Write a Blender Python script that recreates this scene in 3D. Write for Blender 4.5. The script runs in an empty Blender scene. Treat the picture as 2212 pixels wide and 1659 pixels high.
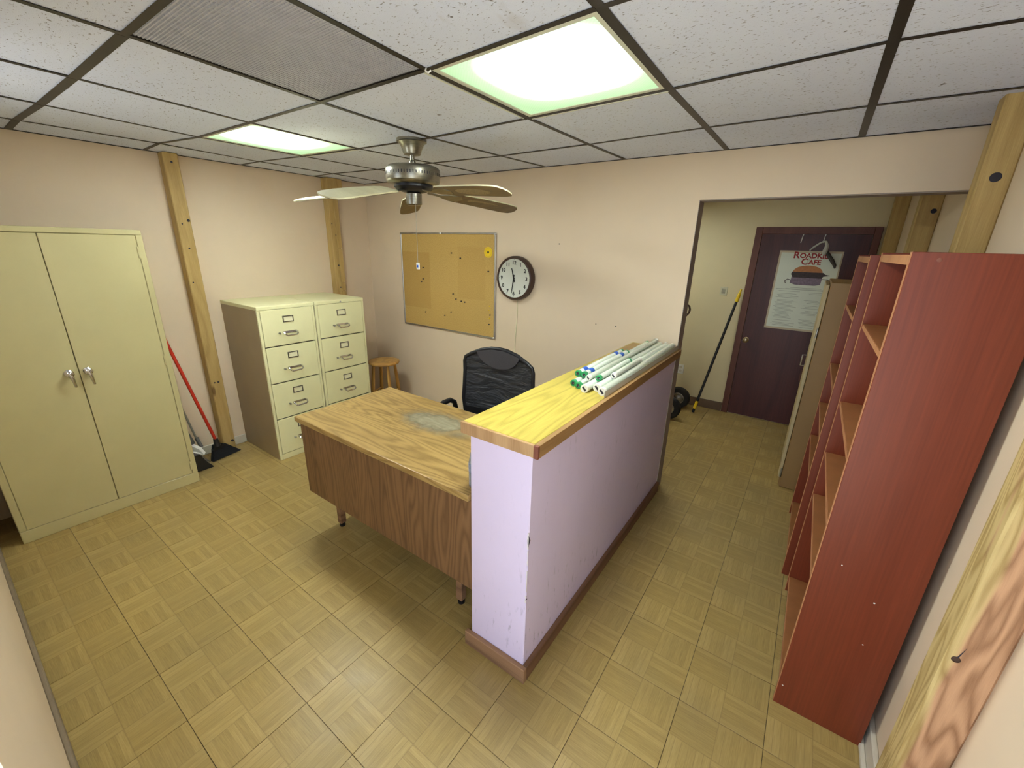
import bpy, bmesh, math, random
from mathutils import Vector, Matrix
random.seed(7)
S = bpy.context.scene
COL = S.collection

# ------------------------------------------------------------------ camera, world, exposure
CAM = Vector((0.6757, -2.9230, 1.7409))
YAW, PIT, ROL, FPX = -0.6089, -0.3189, 0.0267, 900.59
fw = Vector((math.sin(YAW)*math.cos(PIT), math.cos(YAW)*math.cos(PIT), math.sin(PIT)))
r0 = Vector((math.cos(YAW), -math.sin(YAW), 0)); u0 = r0.cross(fw)
rt = math.cos(ROL)*r0 + math.sin(ROL)*u0; up = -math.sin(ROL)*r0 + math.cos(ROL)*u0
cd = bpy.data.cameras.new('camera'); cam = bpy.data.objects.new('camera', cd); COL.objects.link(cam)
cam.matrix_world = Matrix(((rt.x, up.x, -fw.x, CAM.x), (rt.y, up.y, -fw.y, CAM.y), (rt.z, up.z, -fw.z, CAM.z), (0, 0, 0, 1)))
cd.sensor_width = 36; cd.lens = FPX/2212*36; cd.clip_start = 0.01; cd.clip_end = 100
S.camera = cam
S.view_settings.view_transform = 'Standard'; S.view_settings.look = 'None'
S.view_settings.gamma = 1; S.view_settings.use_curve_mapping = False
S.view_settings.exposure = 1.12
LAMP = 36.0          # radiance of the ceiling troffers
HALL_LAMP = 12.0
world = bpy.data.worlds.new('sky'); S.world = world; world.use_nodes = True
bgn = world.node_tree.nodes['Background']
bgn.inputs[0].default_value = (0.72, 0.86, 1.08, 1); bgn.inputs[1].default_value = 1.55
sund = bpy.data.lights.new('sun', 'SUN'); sun = bpy.data.objects.new('sun', sund); COL.objects.link(sun)
sund.energy = 24; sund.angle = .009; sund.color = (.95, 1, 1); sun.rotation_euler = (0, math.radians(42), 0)   # rakes along the entrance front

# ------------------------------------------------------------------ node helpers
def L(r, g, b):
    f = lambda c: (c/255/12.92) if c/255 <= .04045 else ((c/255+.055)/1.055)**2.4
    return (f(r), f(g), f(b), 1)
class NT:
    def __init__(s, name):
        s.m = bpy.data.materials.new(name); s.m.use_nodes = True; s.t = s.m.node_tree
        s.b = s.t.nodes['Principled BSDF']
    def n(s, typ, **kw):
        nd = s.t.nodes.new('ShaderNode'+typ)
        ins = kw.pop('ins', {})
        for k, v in kw.items(): setattr(nd, k, v)
        for k, v in ins.items(): s.set(nd.inputs[k], v)
        return nd
    def set(s, sock, v):
        if isinstance(v, bpy.types.NodeSocket): s.t.links.new(v, sock)
        else: sock.default_value = v
    def math(s, op, a, b=0.0, c=0.0):
        nd = s.t.nodes.new('ShaderNodeMath'); nd.operation = op
        for i, v in enumerate((a, b, c)): s.set(nd.inputs[i], v)
        return nd.outputs[0]
    def mix(s, f, a, b, typ='MIX'):
        nd = s.t.nodes.new('ShaderNodeMix'); nd.data_type = 'RGBA'; nd.blend_type = typ
        s.set(nd.inputs[0], f); s.set(nd.inputs[6], a); s.set(nd.inputs[7], b)
        return nd.outputs[2]
    def ramp(s, f, stops):
        nd = s.t.nodes.new('ShaderNodeValToRGB'); s.set(nd.inputs[0], f)
        e = nd.color_ramp.elements
        while len(e) < len(stops): e.new(.5)
        for el, (p, c) in zip(e, stops): el.position = p; el.color = c if len(c) == 4 else (*c, 1)
        return nd.outputs[0]
    def obj(s): return s.n('TexCoord').outputs['Object']
    def pos(s): return s.n('NewGeometry').outputs['Position']
    def mapv(s, v, scale=(1, 1, 1), loc=(0, 0, 0), rot=(0, 0, 0)):
        nd = s.n('Mapping'); s.set(nd.inputs['Vector'], v)
        nd.inputs['Scale'].default_value = scale; nd.inputs['Location'].default_value = loc; nd.inputs['Rotation'].default_value = rot
        return nd.outputs[0]
    def noise(s, v, scale, detail=3, rough=.5, dist=0):
        nd = s.n('TexNoise'); s.set(nd.inputs['Vector'], v)
        nd.inputs['Scale'].default_value = scale; nd.inputs['Detail'].default_value = detail
        nd.inputs['Roughness'].default_value = rough; nd.inputs['Distortion'].default_value = dist
        return nd.outputs[0]
    def bump(s, h, strength=.2, dist=.002):
        nd = s.n('Bump'); s.set(nd.inputs['Height'], h); nd.inputs['Strength'].default_value = strength; nd.inputs['Distance'].default_value = dist
        s.set(s.b.inputs['Normal'], nd.outputs[0])
    def out(s, col, rough=.5, metal=0, spec=.5):
        s.set(s.b.inputs['Base Color'], col); s.set(s.b.inputs['Roughness'], rough)
        s.set(s.b.inputs['Metallic'], metal); s.set(s.b.inputs['Specular IOR Level'], spec)
        return s.m

def plain(name, c, rough=.5, metal=0, var=.06, scale=18, bump=0, spec=.5):
    t = NT(name); p = t.obj(); n = t.noise(p, scale, 4)
    dark = tuple(x*(1-var) for x in c[:3])+(1,); lite = tuple(min(1, x*(1+var)) for x in c[:3])+(1,)
    if bump: t.bump(t.noise(p, scale*14, 3), bump, .002)
    return t.out(t.ramp(n, [(.3, dark), (.7, lite)]), rough, metal, spec)

def paint(name, c, rough=.55, var=.05, scuff=0.0):
    """wall paint: broad mottling, orange peel, optional grey scuffs"""
    t = NT(name); p = t.pos()
    n1 = t.noise(p, 1.6, 4, .6); dark = tuple(x*(1-var) for x in c[:3])+(1,); lite = tuple(min(1, x*(1+var)) for x in c[:3])+(1,)
    col = t.ramp(n1, [(.3, dark), (.7, lite)])
    if scuff:
        a = t.noise(t.mapv(p, (9, 9, 2.2), rot=(0, .5, 0)), 5, 6, .7)
        b = t.noise(p, 2.1, 2)
        f = t.math('MULTIPLY', t.ramp(a, [(.58, (0, 0, 0)), (.70, (1, 1, 1))]), t.ramp(b, [(.46, (0, 0, 0)), (.60, (1, 1, 1))]))
        # shoe and furniture knocks: mostly low on the wall
        f = t.math('MULTIPLY', f, t.ramp(t.math('DIVIDE', t.n('SeparateXYZ', ins={0: p}).outputs[2], 1.0), [(.22, (1, 1, 1)), (.40, (.35, .35, .35))]))
        col = t.mix(t.math('MULTIPLY', f, scuff), col, (.16, .15, .19, 1))
    t.bump(t.noise(p, 260, 2), .12, .001)
    return t.out(col, rough)

def wood(name, c_dark, c_lite, axis='Y', scale=1.0, rough=.45, rings=9.0, fig=.45, knots=False, spec=.4, hot=None, loc=(.37, .11, .53)):
    """plain-sawn figure: contour lines of stretched noise, plus fine pores along `axis`"""
    t = NT(name); p = t.obj()
    st = {'X': (.11, 1, 1), 'Y': (1, .11, 1), 'Z': (1, 1, .11)}[axis]
    v = t.mapv(p, tuple(s*scale for s in st), loc=loc)
    n = t.noise(v, 3.2, 1.5, .4)
    n2 = t.noise(v, 14, 2, .5)
    ph = t.math('ADD', t.math('MULTIPLY', n, rings*6.283*2), t.math('MULTIPLY', n2, 2.2))
    ring = t.math('POWER', t.math('ADD', t.math('MULTIPLY', t.math('SINE', ph), .5), .5), .6)
    pst = {'X': (.025, 1, 1), 'Y': (1, .025, 1), 'Z': (1, 1, .025)}[axis]
    pores = t.noise(t.mapv(p, tuple(s*scale for s in pst)), 210, 3, .6)
    broad = t.noise(v, 2.2, 3)
    f = t.math('ADD', t.math('MULTIPLY', ring, fig), t.math('MULTIPLY', pores, .9-fig))
    f = t.math('ADD', f, t.math('MULTIPLY', t.math('SUBTRACT', broad, .5), .55))
    col = t.ramp(f, [(.10, c_dark), (.80, c_lite)])
    if hot:
        col = t.mix(t.ramp(t.math('ADD', t.n('SeparateXYZ', ins={0: p}).outputs[0], t.math('MULTIPLY', t.noise(t.mapv(p, tuple(s*2.2 for s in st)), 5, 3), .10)), [(.010, (0, 0, 0)), (.014, (1, 1, 1))]), col, t.ramp(f, [(.10, hot[0]), (.80, hot[1])]))
    if knots:
        vo = t.n('TexVoronoi'); t.set(vo.inputs['Vector'], t.mapv(p, (6, 6, 2.0))); vo.inputs['Scale'].default_value = 1.0
        k = t.ramp(vo.outputs['Distance'], [(.05, (1, 1, 1)), (.11, (0, 0, 0))])
        col = t.mix(t.math('MULTIPLY', k, .8), col, (c_dark[0]*.35, c_dark[1]*.25, c_dark[2]*.25, 1))
    t.bump(f, .06, .001)
    return t.out(col, rough, 0, spec)

def parquet():
    t = NT('vinyl_parquet'); tc = t.obj()
    sp = t.n('SeparateXYZ'); t.set(sp.inputs[0], tc); x, y = sp.outputs[0], sp.outputs[1]
    q = .15
    sx = t.math('FLOOR', t.math('DIVIDE', x, q)); sy = t.math('FLOOR', t.math('DIVIDE', y, q))
    par = t.math('ABSOLUTE', t.math('MODULO', t.math('ADD', t.math('ADD', sx, sy), 10), 2))
    ip = t.math('SUBTRACT', 1, par)
    u = t.math('ADD', t.math('MULTIPLY', x, par), t.math('MULTIPLY', y, ip))
    v = t.math('ADD', t.math('MULTIPLY', y, par), t.math('MULTIPLY', x, ip))
    fs = .025
    fi = t.math('FLOOR', t.math('DIVIDE', v, fs)); ff = t.math('FRACT', t.math('DIVIDE', v, fs))
    cid = t.n('CombineXYZ'); t.set(cid.inputs[0], fi); t.set(cid.inputs[1], sx); t.set(cid.inputs[2], sy)
    wn = t.n('TexWhiteNoise', noise_dimensions='3D'); t.set(wn.inputs['Vector'], cid.outputs[0])
    gv = t.n('CombineXYZ'); t.set(gv.inputs[0], t.math('MULTIPLY', u, 9)); t.set(gv.inputs[1], t.math('MULTIPLY', v, 230)); t.set(gv.inputs[2], t.math('ADD', t.math('MULTIPLY', fi, 3.1), par))
    grain = t.noise(gv.outputs[0], 1.6, 3, .6)
    f = t.math('ADD', t.math('ADD', t.math('MULTIPLY', wn.outputs['Value'], .22), .02), t.math('MULTIPLY', grain, .82))
    col = t.ramp(f, [(.12, L(128, 105, 58)), (.5, L(167, 142, 83)), (.9, L(198, 173, 112))])
    # printed strip joints and square outlines
    jl = t.math('GREATER_THAN', t.math('ABSOLUTE', t.math('SUBTRACT', ff, .5)), .455)
    eu = t.math('FRACT', t.math('DIVIDE', u, q)); ev = t.math('FRACT', t.math('DIVIDE', v, q))
    ed = t.math('MAXIMUM', t.math('GREATER_THAN', t.math('ABSOLUTE', t.math('SUBTRACT', eu, .5)), .487), t.math('GREATER_THAN', t.math('ABSOLUTE', t.math('SUBTRACT', ev, .5)), .487))
    jr = t.math('MULTIPLY', jl, t.math('MULTIPLY', wn.outputs['Value'], .40))
    col = t.mix(t.math('MAXIMUM', jr, t.math('MULTIPLY', ed, .26)), col, L(84, 62, 32))
    rnd = t.n('ObjectInfo').outputs['Random']
    col = t.mix(.18, col, t.ramp(rnd, [(0, L(146, 122, 74)), (1, L(170, 144, 86))]))
    dirt = t.noise(t.pos(), 1.7, 5, .6)
    col = t.mix(t.ramp(dirt, [(.42, (.0, .0, .0)), (.8, (.5, .5, .5))]), col, L(128, 112, 78))
    t.bump(t.math('ADD', grain, t.math('MULTIPLY', ed, -1.0)), .10, .0008)
    return t.out(col, t.ramp(t.noise(t.pos(), 7, 3), [(.3, (.30, .30, .30)), (.7, (.44, .44, .44))]), 0, .45)

def ceiling_tile_mat():
    t = NT('mineral_tile'); p = t.pos()
    a = t.noise(t.mapv(p, (1, 1.9, 1), rot=(0, 0, .6)), 78, 3, .6)
    holes = t.ramp(a, [(.62, (0, 0, 0)), (.67, (1, 1, 1))])
    big = t.ramp(t.noise(p, 24, 2, .5), [(.74, (0, 0, 0)), (.77, (1, 1, 1))])
    base = t.ramp(t.noise(p, 1.1, 4), [(.3, L(212, 218, 236)), (.7, L(222, 228, 245))])
    st = t.ramp(t.noise(t.mapv(p, (2.2, .8, 1)), 1.7, 5, .65), [(.66, (0, 0, 0)), (.8, (.45, .45, .45))])
    col = t.mix(st, base, L(158, 140, 108))
    col = t.mix(t.math('MULTIPLY', t.math('MAXIMUM', t.math('MULTIPLY', holes, .75), t.math('MULTIPLY', big, .9)), .9), col, L(96, 86, 78))
    t.bump(t.math('SUBTRACT', t.noise(p, 420, 2), t.math('MULTIPLY', holes, 1.5)), .35, .002)
    return t.out(col, .95, 0, .1)

def emitter(name, c, strength, centre=None):
    t = NT(name); t.set(t.b.inputs['Base Color'], (.25, .30, .24, 1))
    tc = t.obj(); pr = t.n('TexChecker'); t.set(pr.inputs['Vector'], tc); pr.inputs['Scale'].default_value = 150
    pr.inputs['Color1'].default_value = (1, 1, 1, 1); pr.inputs['Color2'].default_value = (.86, .86, .86, 1)
    sp = t.n('SeparateXYZ'); t.set(sp.inputs[0], tc)
    # lamps sit behind the middle of the lens: bright there, falling off greenish towards the lens edge
    ex = t.math('ABSOLUTE', t.math('SUBTRACT', sp.outputs[0], .045)); ey = t.math('ABSOLUTE', t.math('ADD', sp.outputs[1], .05))
    e = t.math('DIVIDE', t.math('POWER', t.math('ADD', t.math('POWER', ex, 3), t.math('POWER', ey, 3)), .3333), .33)
    g = t.ramp(e, [(.42, (1, 1, 1)), (.56, (.20, .20, .20)), (.66, (.045, .045, .045)), (.78, (.0165, .0165, .0165)), (1, (.0115, .0115, .0115))])
    colr = t.ramp(e, [(.52, (.93, 1.0, .97, 1)), (.80, c)])
    t.set(t.b.inputs['Emission Color'], t.mix(1, colr, pr.outputs[0], 'MULTIPLY'))
    t.set(t.b.inputs['Emission Strength'], t.math('MULTIPLY', g, strength))
    return t.m

def glassy(name, c, rough=.05, alpha=.35):
    t = NT(name); t.b.inputs['Transmission Weight'].default_value = 1-alpha
    t.b.inputs['IOR'].default_value = 1.4
    return t.out(c, rough)

def fan_metal():
    t = NT('brushed_pewter'); p = t.obj()
    n = t.noise(t.mapv(p, (3, 3, 200)), 6, 3)
    return t.out(t.ramp(n, [(.3, (.20, .19, .15, 1)), (.7, (.36, .34, .28, 1))]), .33, 1.0)

def mesh_fabric():
    t = NT('black_mesh_fabric'); p = t.obj()
    w = t.noise(t.mapv(p, (3.0, 2, 11), rot=(0, .35, 0)), 2.2, 3, .5, .8)
    t.bump(w, .9, .03)
    ck = t.n('TexChecker'); t.set(ck.inputs['Vector'], p); ck.inputs['Scale'].default_value = 320
    col = t.mix(ck.outputs[1], L(20, 22, 26), L(34, 35, 40))
    t.b.inputs['Sheen Weight'].default_value = .25
    return t.out(col, .42)

M = dict(
    wall=paint('wall_paint_beige_pink', L(222, 202, 174), .6, .03),
    wall_hall=paint('hall_paint_cream', L(214, 200, 160), .6, .04),
    lavender=paint('partition_paint_lavender', L(220, 206, 232), .5, .035, scuff=.8),
    jamb=paint('jamb_grey', L(150, 136, 126), .6, .05),
    tile=ceiling_tile_mat(),
    tee=plain('tee_bar_dark', L(40, 34, 30), .45, .3, .15, 30),
    plenum=plain('plenum_dark', L(50, 46, 44), .9),
    parquet=parquet(),
    subfloor=plain('subfloor_dark', L(48, 38, 22), .9),
    white_trim=plain('trim_white', L(205, 198, 180), .5, 0, .08, 9),
    brown_trim=plain('trim_brown', L(104, 82, 62), .5, 0, .12, 9),
    grey_trim=plain('trim_grey_brown', L(132, 118, 98), .55, 0, .16, 14),
    pine=wood('pine_post', L(158, 128, 72), L(200, 172, 112), 'Z', 2.4, .6, 3, .22, True),
    pine_red=wood('pine_heartwood', L(158, 130, 76), L(202, 178, 122), 'Z', 5.0, .6, 6.5, .55, True, .4, (L(142, 100, 68), L(200, 156, 118))),
    oak_top=wood('oak_desk_top', L(126, 96, 50), L(192, 160, 100), 'X', 2.8, .33, 7, .34),
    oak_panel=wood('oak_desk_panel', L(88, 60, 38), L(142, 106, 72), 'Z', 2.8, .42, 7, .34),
    cap_top=wood('oak_cap_laminate', L(158, 138, 54), L(210, 190, 92), 'Y', 2.4, .42, 6, .32),
    cap_edge=wood('oak_cap_edge', L(150, 112, 74), L(206, 170, 124), 'Z', 2.0, .5, 3, .25),
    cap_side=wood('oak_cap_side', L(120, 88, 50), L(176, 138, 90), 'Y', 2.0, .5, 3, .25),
    red_wood=plain('raw_red_wood', L(126, 72, 54), .6, 0, .2, 40),
    base_wood=wood('partition_base_wood', L(104, 74, 52), L(166, 128, 94), 'X', 1.6, .55, 4, .35, True),
    base_wood_y=wood('partition_base_wood_long', L(92, 62, 44), L(140, 104, 74), 'Y', 1.6, .55, 4, .35),
    cherry=wood('bookcase_cherry', L(108, 48, 28), L(136, 62, 37), 'Z', .8, .36, 3, .12),
    cherry_edge=wood('bookcase_raw_edge', L(164, 104, 66), L(200, 144, 98), 'Z', 2, .5, 2, .2),
    shelf_top=plain('bookcase_shelf', L(150, 96, 54), .5, 0, .1, 12),
    cabinet=plain('cabinet_enamel', L(192, 182, 134), .42, 0, .025, 6, .02),
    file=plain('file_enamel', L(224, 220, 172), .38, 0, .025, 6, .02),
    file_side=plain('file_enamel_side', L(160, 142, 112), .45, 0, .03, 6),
    dark_gap=plain('shadow_gap', L(60, 54, 38), .8),
    chrome=plain('chrome', (.62, .61, .58, 1), .18, 1, .05),
    steel=plain('dull_steel', (.42, .42, .38, 1), .35, 1, .1),
    dark_steel=plain('dark_steel', (.22, .21, .17, 1), .4, 1, .1),
    alu=plain('aluminium', (.52, .52, .52, 1), .35, 1, .06),
    cardlabel=plain('paper_label', L(226, 222, 184), .8),
    stool=wood('stool_wood', L(150, 106, 44), L(206, 162, 86), 'Z', 2, .35, 3, .3),
    black=plain('black_plastic', L(20, 20, 24), .4, 0, .1, 20),
    rubber=plain('rubber', L(26, 26, 28), .7, 0, .15, 30),
    bristle=plain('broom_bristle', L(20, 24, 34), .8, 0, .3, 120, .5),
    red_pole=plain('red_pole', L(190, 44, 22), .35, 0, .08, 20),
    grey_pole=plain('grey_pole', L(118, 116, 104), .4, 0, .08, 20),
    dustgrey=plain('dustpan_grey', L(86, 86, 84), .5, 0, .1, 20),
    cork=None,
    brown_case=plain('clock_case_brown', L(66, 44, 34), .4, 0, .1, 30),
    clockface=plain('clock_face', L(208, 212, 202), .35, 0, .02, 8),
    ink=plain('ink', L(26, 26, 26), .6),
    yellow=plain('yellow_plastic', L(236, 200, 24), .4, 0, .05, 10),
    green_cap=plain('tube_cap_green', L(34, 150, 86), .35, 0, .1, 30),
    tube=plain('lamp_tube_white', L(226, 236, 220), .22, 0, .02, 10),
    tube_clear=plain('lamp_tube_pale', L(206, 214, 196), .22, 0, .03, 10),
    white=plain('white_plastic', L(226, 224, 216), .4, 0, .03, 10),
    blue_tape=plain('blue_tape', L(36, 92, 190), .5, 0, .08, 20),
    card=plain('cardboard', L(176, 146, 98), .8, 0, .08, 20),
    door=wood('door_walnut', L(56, 26, 26), L(88, 46, 42), 'Z', .9, .4, 3, .2),
    door_frame=wood('door_frame_walnut', L(80, 44, 36), L(112, 68, 54), 'Z', 1.2, .45, 2, .25),
    brass=plain('knob_brass', (.45, .36, .22, 1), .3, 1, .1),
    poster=plain('poster_paper', L(214, 220, 206), .6, 0, .03, 5),
    poster_edge=plain('poster_edge', L(190, 176, 150), .7, 0, .06, 9),
    red_ink=plain('red_ink', L(150, 30, 28), .6),
    grey_ink=plain('grey_ink', L(150, 154, 144), .7),
    bun=plain('bun_print', L(176, 116, 70), .6, 0, .12, 40),
    patty=plain('patty_print', L(58, 44, 46), .6, 0, .3, 60),
    violet=plain('violet_print', L(124, 108, 124), .6, 0, .25, 60),
    cloth=plain('grey_cloth', L(186, 184, 172), .9, 0, .12, 30),
    dark_cloth=plain('dark_cloth', L(70, 66, 62), .9, 0, .12, 30),
    brown_cab=plain('brown_cabinet_enamel', L(150, 117, 70), .5, 0, .05, 5),
    cream_door=plain('cream_cabinet_door', L(190, 172, 128), .5, 0, .05, 8),
    blade_top=wood('blade_wood', L(178, 170, 132), L(214, 208, 172), 'X', 2, .5, 3, .2),
    blade_under=wood('blade_shade_brown', L(92, 76, 50), L(132, 112, 78), 'X', 2, .5, 3, .2),  # darker copy of the blade wood: shade below the blades put into colour
    cane=plain('cane_insert', L(150, 132, 94), .7, 0, .3, 160, .4),
    pewter=fan_metal(),
    mesh=mesh_fabric(),
    pad=plain('headrest_pad', L(60, 58, 62), .6, 0, .06, 60, .1),
    chain=plain('chain_metal', (.3, .27, .2, 1), .4, 1),
    glass=glassy('jar_glass', (.75, .8, .85, 1), .05, .25),
    jar_label=plain('jar_label_blue', L(126, 138, 158), .5, 0, .35, 90),
    jar_dark=plain('jar_contents', L(70, 66, 64), .6),
    clear=glassy('clear_sleeve', (.86, .88, .80, 1), .2, .55),
    plate=plain('wall_plate', L(206, 200, 170), .4, 0, .03, 10),
    grille_slot=plain('grille_slot', L(90, 88, 78), .6),
    eggcrate=plain('eggcrate_grey', L(176, 176, 184), .5, 0, .06, 20),
    lamp_frame=plain('lamp_frame_white', L(212, 214, 196), .4, 0, .03, 10),
    lens=emitter('lamp_lens', (.56, .94, .50, 1), LAMP),
    hall_lens=emitter('hall_lamp_lens', (.95, 1.0, .62, 1), HALL_LAMP*1.6),
    concrete=plain('outdoor_concrete', L(150, 148, 142), .9, 0, .1, 6),
    pink_scrap=plain('chip_plaster', L(222, 214, 214), .8),
    hole=plain('chip_hole', L(52, 50, 58), .9),
)
def cork():
    t = NT('cork_sheet'); p = t.obj()
    a = t.noise(p, 130, 4, .7); b = t.noise(p, 1.4, 3)
    col = t.ramp(a, [(.3, L(176, 142, 80)), (.7, L(206, 174, 106))])
    # a sun-faded rectangle where a sheet used to hang, and big faded areas
    sp = t.n('SeparateXYZ'); t.set(sp.inputs[0], p)
    def inside(s, lo, hi): return t.math('MULTIPLY', t.math('GREATER_THAN', s, lo), t.math('LESS_THAN', s, hi))
    r1 = t.math('MULTIPLY', inside(sp.outputs[0], -.585, -.20), inside(sp.outputs[2], -.26, .27))
    r2 = t.math('MULTIPLY', inside(sp.outputs[0], .16, .48), inside(sp.outputs[2], -.12, .33))
    f = t.math('ADD', t.math('MULTIPLY', r1, .35), t.math('MULTIPLY', r2, .18))
    col = t.mix(f, col, L(166, 128, 64))
    col = t.mix(t.ramp(b, [(.45, (0, 0, 0)), (.75, (.35, .35, .35))]), col, L(206, 170, 98))
    return t.out(col, .85, 0, .15)
M['cork'] = cork()
M['clockface'].node_tree.nodes['Principled BSDF'].inputs['Coat Weight'].default_value = 1.0

# ------------------------------------------------------------------ mesh helpers
class MB:
    def __init__(s): s.v = []; s.f = []
    def add(s, vs, fs):
        o = len(s.v); s.v += [Vector(v) for v in vs]; s.f += [[i+o for i in f] for f in fs]; return s
    def box(s, x0, x1, y0, y1, z0, z1, mat=None):
        vs = [Vector(v) for v in ((x0,y0,z0),(x1,y0,z0),(x1,y1,z0),(x0,y1,z0),(x0,y0,z1),(x1,y0,z1),(x1,y1,z1),(x0,y1,z1))]
        if mat is not None: vs = [mat @ v for v in vs]
        return s.add(vs, [(0,3,2,1),(4,5,6,7),(0,1,5,4),(1,2,6,5),(2,3,7,6),(3,0,4,7)])
    def hexa(s, b, t):
        """8-corner block from 4 bottom and 4 top points (ccw seen from above)"""
        return s.add(list(b)+list(t), [(0,3,2,1),(4,5,6,7),(0,1,5,4),(1,2,6,5),(2,3,7,6),(3,0,4,7)])
    def cyl(s, p0, p1, r, r1=None, n=16, caps=True):
        p0, p1 = Vector(p0), Vector(p1); r1 = r if r1 is None else r1
        d = (p1-p0).normalized(); a = d.orthogonal().normalized(); b = d.cross(a)
        vs = []
        for p, rr in ((p0, r), (p1, r1)):
            for k in range(n):
                t = 2*math.pi*k/n; vs.append(p+(a*math.cos(t)+b*math.sin(t))*rr)
        fs = [(k, (k+1) % n, n+(k+1) % n, n+k) for k in range(n)]
        if caps: fs += [tuple(range(n-1, -1, -1)), tuple(range(n, 2*n))]
        return s.add(vs, fs)
    def tube(s, pts, r, n=10, closed=False, rs=None):
        pts = [Vector(p) for p in pts]; m = len(pts); vs = []; fs = []
        prev = None
        for i, p in enumerate(pts):
            if closed: d = (pts[(i+1) % m]-pts[i-1]).normalized()
            else: d = (pts[min(i+1, m-1)]-pts[max(i-1, 0)]).normalized()
            if prev is None: a = d.orthogonal().normalized()
            else: a = (prev-d*prev.dot(d)).normalized()
            prev = a; b = d.cross(a); rr = rs[i] if rs else r
            for k in range(n):
                t = 2*math.pi*k/n; vs.append(p+(a*math.cos(t)+b*math.sin(t))*rr)
        for i in range(m if closed else m-1):
            j = (i+1) % m
            for k in range(n): fs.append((i*n+k, i*n+(k+1) % n, j*n+(k+1) % n, j*n+k))
        if not closed: fs += [tuple(range(n-1, -1, -1)), tuple(range((m-1)*n, m*n))]
        return s.add(vs, fs)
    def lathe(s, prof, c=(0, 0, 0), axis='Z', n=32, caps=True):
        """prof: list of (radius, height) bottom to top; closed at ends when radius ~ 0"""
        c = Vector(c); vs = []; fs = []
        for r, h in prof:
            for k in range(n):
                t = 2*math.pi*k/n; x, y = max(r, 1e-4)*math.cos(t), max(r, 1e-4)*math.sin(t)
                p = {'Z': Vector((x, y, h)), 'Y': Vector((x, -h, y)), 'X': Vector((h, x, y))}[axis]
                vs.append(c+p)
        for i in range(len(prof)-1):
            for k in range(n): fs.append((i*n+k, i*n+(k+1) % n, (i+1)*n+(k+1) % n, (i+1)*n+k))
        if caps: fs += [tuple(range(n-1, -1, -1)), tuple(range((len(prof)-1)*n, len(prof)*n))]
        return s.add(vs, fs)
    def prism(s, poly, d, mat=None):
        """poly: 3d points (planar, ordered); extruded along vector d"""
        d = Vector(d); n = len(poly); a = [Vector(p) for p in poly]; b = [p+d for p in a]
        if mat is not None: a = [mat @ p for p in a]; b = [mat @ p for p in b]
        return s.add(a+b, [tuple(range(n-1, -1, -1)), tuple(range(n, 2*n))]+[(k, (k+1) % n, n+(k+1) % n, n+k) for k in range(n)])
    def build(s, name, mat, parent=None, bevel=0, smooth=False, seg=1, local=False, origin=None):
        off = Vector((0, 0, 0))
        if parent is not None and not local:
            q = parent
            while q is not None: off += q.location; q = q.parent
        if origin is not None: off = Vector(origin)
        me = bpy.data.meshes.new(name)
        me.from_pydata([tuple(v-off) for v in s.v], [], s.f)
        bm = bmesh.new(); bm.from_mesh(me)
        bmesh.ops.recalc_face_normals(bm, faces=bm.faces)
        if bevel: bmesh.ops.bevel(bm, geom=list(bm.edges), offset=bevel, segments=seg, affect='EDGES', profile=.6, clamp_overlap=True)
        bm.to_mesh(me); bm.free()
        if smooth:
            me.polygons.foreach_set('use_smooth', [True]*len(me.polygons)); me.set_sharp_from_angle(angle=math.radians(38))
        me.materials.append(M[mat] if isinstance(mat, str) else mat)
        o = bpy.data.objects.new(name, me); COL.objects.link(o)
        if parent is not None: o.parent = parent
        if origin is not None: o.location = off - (Vector((0, 0, 0)))
        return o
def tag(o, label, cat, group=None, kind=None):
    o['label'] = label; o['category'] = cat
    if group: o['group'] = group
    if kind: o['kind'] = kind
    return o
def thing(name, label, cat, loc, group=None, rz=0, kind=None):
    o = bpy.data.objects.new(name, None); COL.objects.link(o); o.location = loc; o.rotation_euler = (0, 0, rz); o.empty_display_size = .1
    return tag(o, label, cat, group, kind)
def box(name, mat, parent, x0, x1, y0, y1, z0, z1, bevel=0, **k):
    return MB().box(x0, x1, y0, y1, z0, z1).build(name, mat, parent, bevel, **k)
def text_mesh(name, txt, size, mat, parent, mtx, depth=.0004, off=0.0):
    cu = bpy.data.curves.new('txt', 'FONT'); cu.body = txt; cu.size = size; cu.align_x = 'CENTER'; cu.align_y = 'CENTER'; cu.extrude = depth; cu.offset = off; cu.resolution_u = 3
    ob = bpy.data.objects.new('txt', cu); COL.objects.link(ob)
    bpy.context.view_layer.update()
    me = bpy.data.meshes.new_from_object(ob.evaluated_get(bpy.context.evaluated_depsgraph_get()))
    bpy.data.objects.remove(ob); bpy.data.curves.remove(cu)
    me.transform(mtx); me.name = name; me.materials.clear(); me.materials.append(M[mat])
    o = bpy.data.objects.new(name, me); COL.objects.link(o); o.parent = parent
    return o
def link_copy(o, parent, loc):
    c = o.copy(); COL.objects.link(c); c.parent = parent; c.location = loc; return c

XL, XR, YF, H = -3.25, 1.19, -3.0, 2.30
DECK = 2.62
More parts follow.
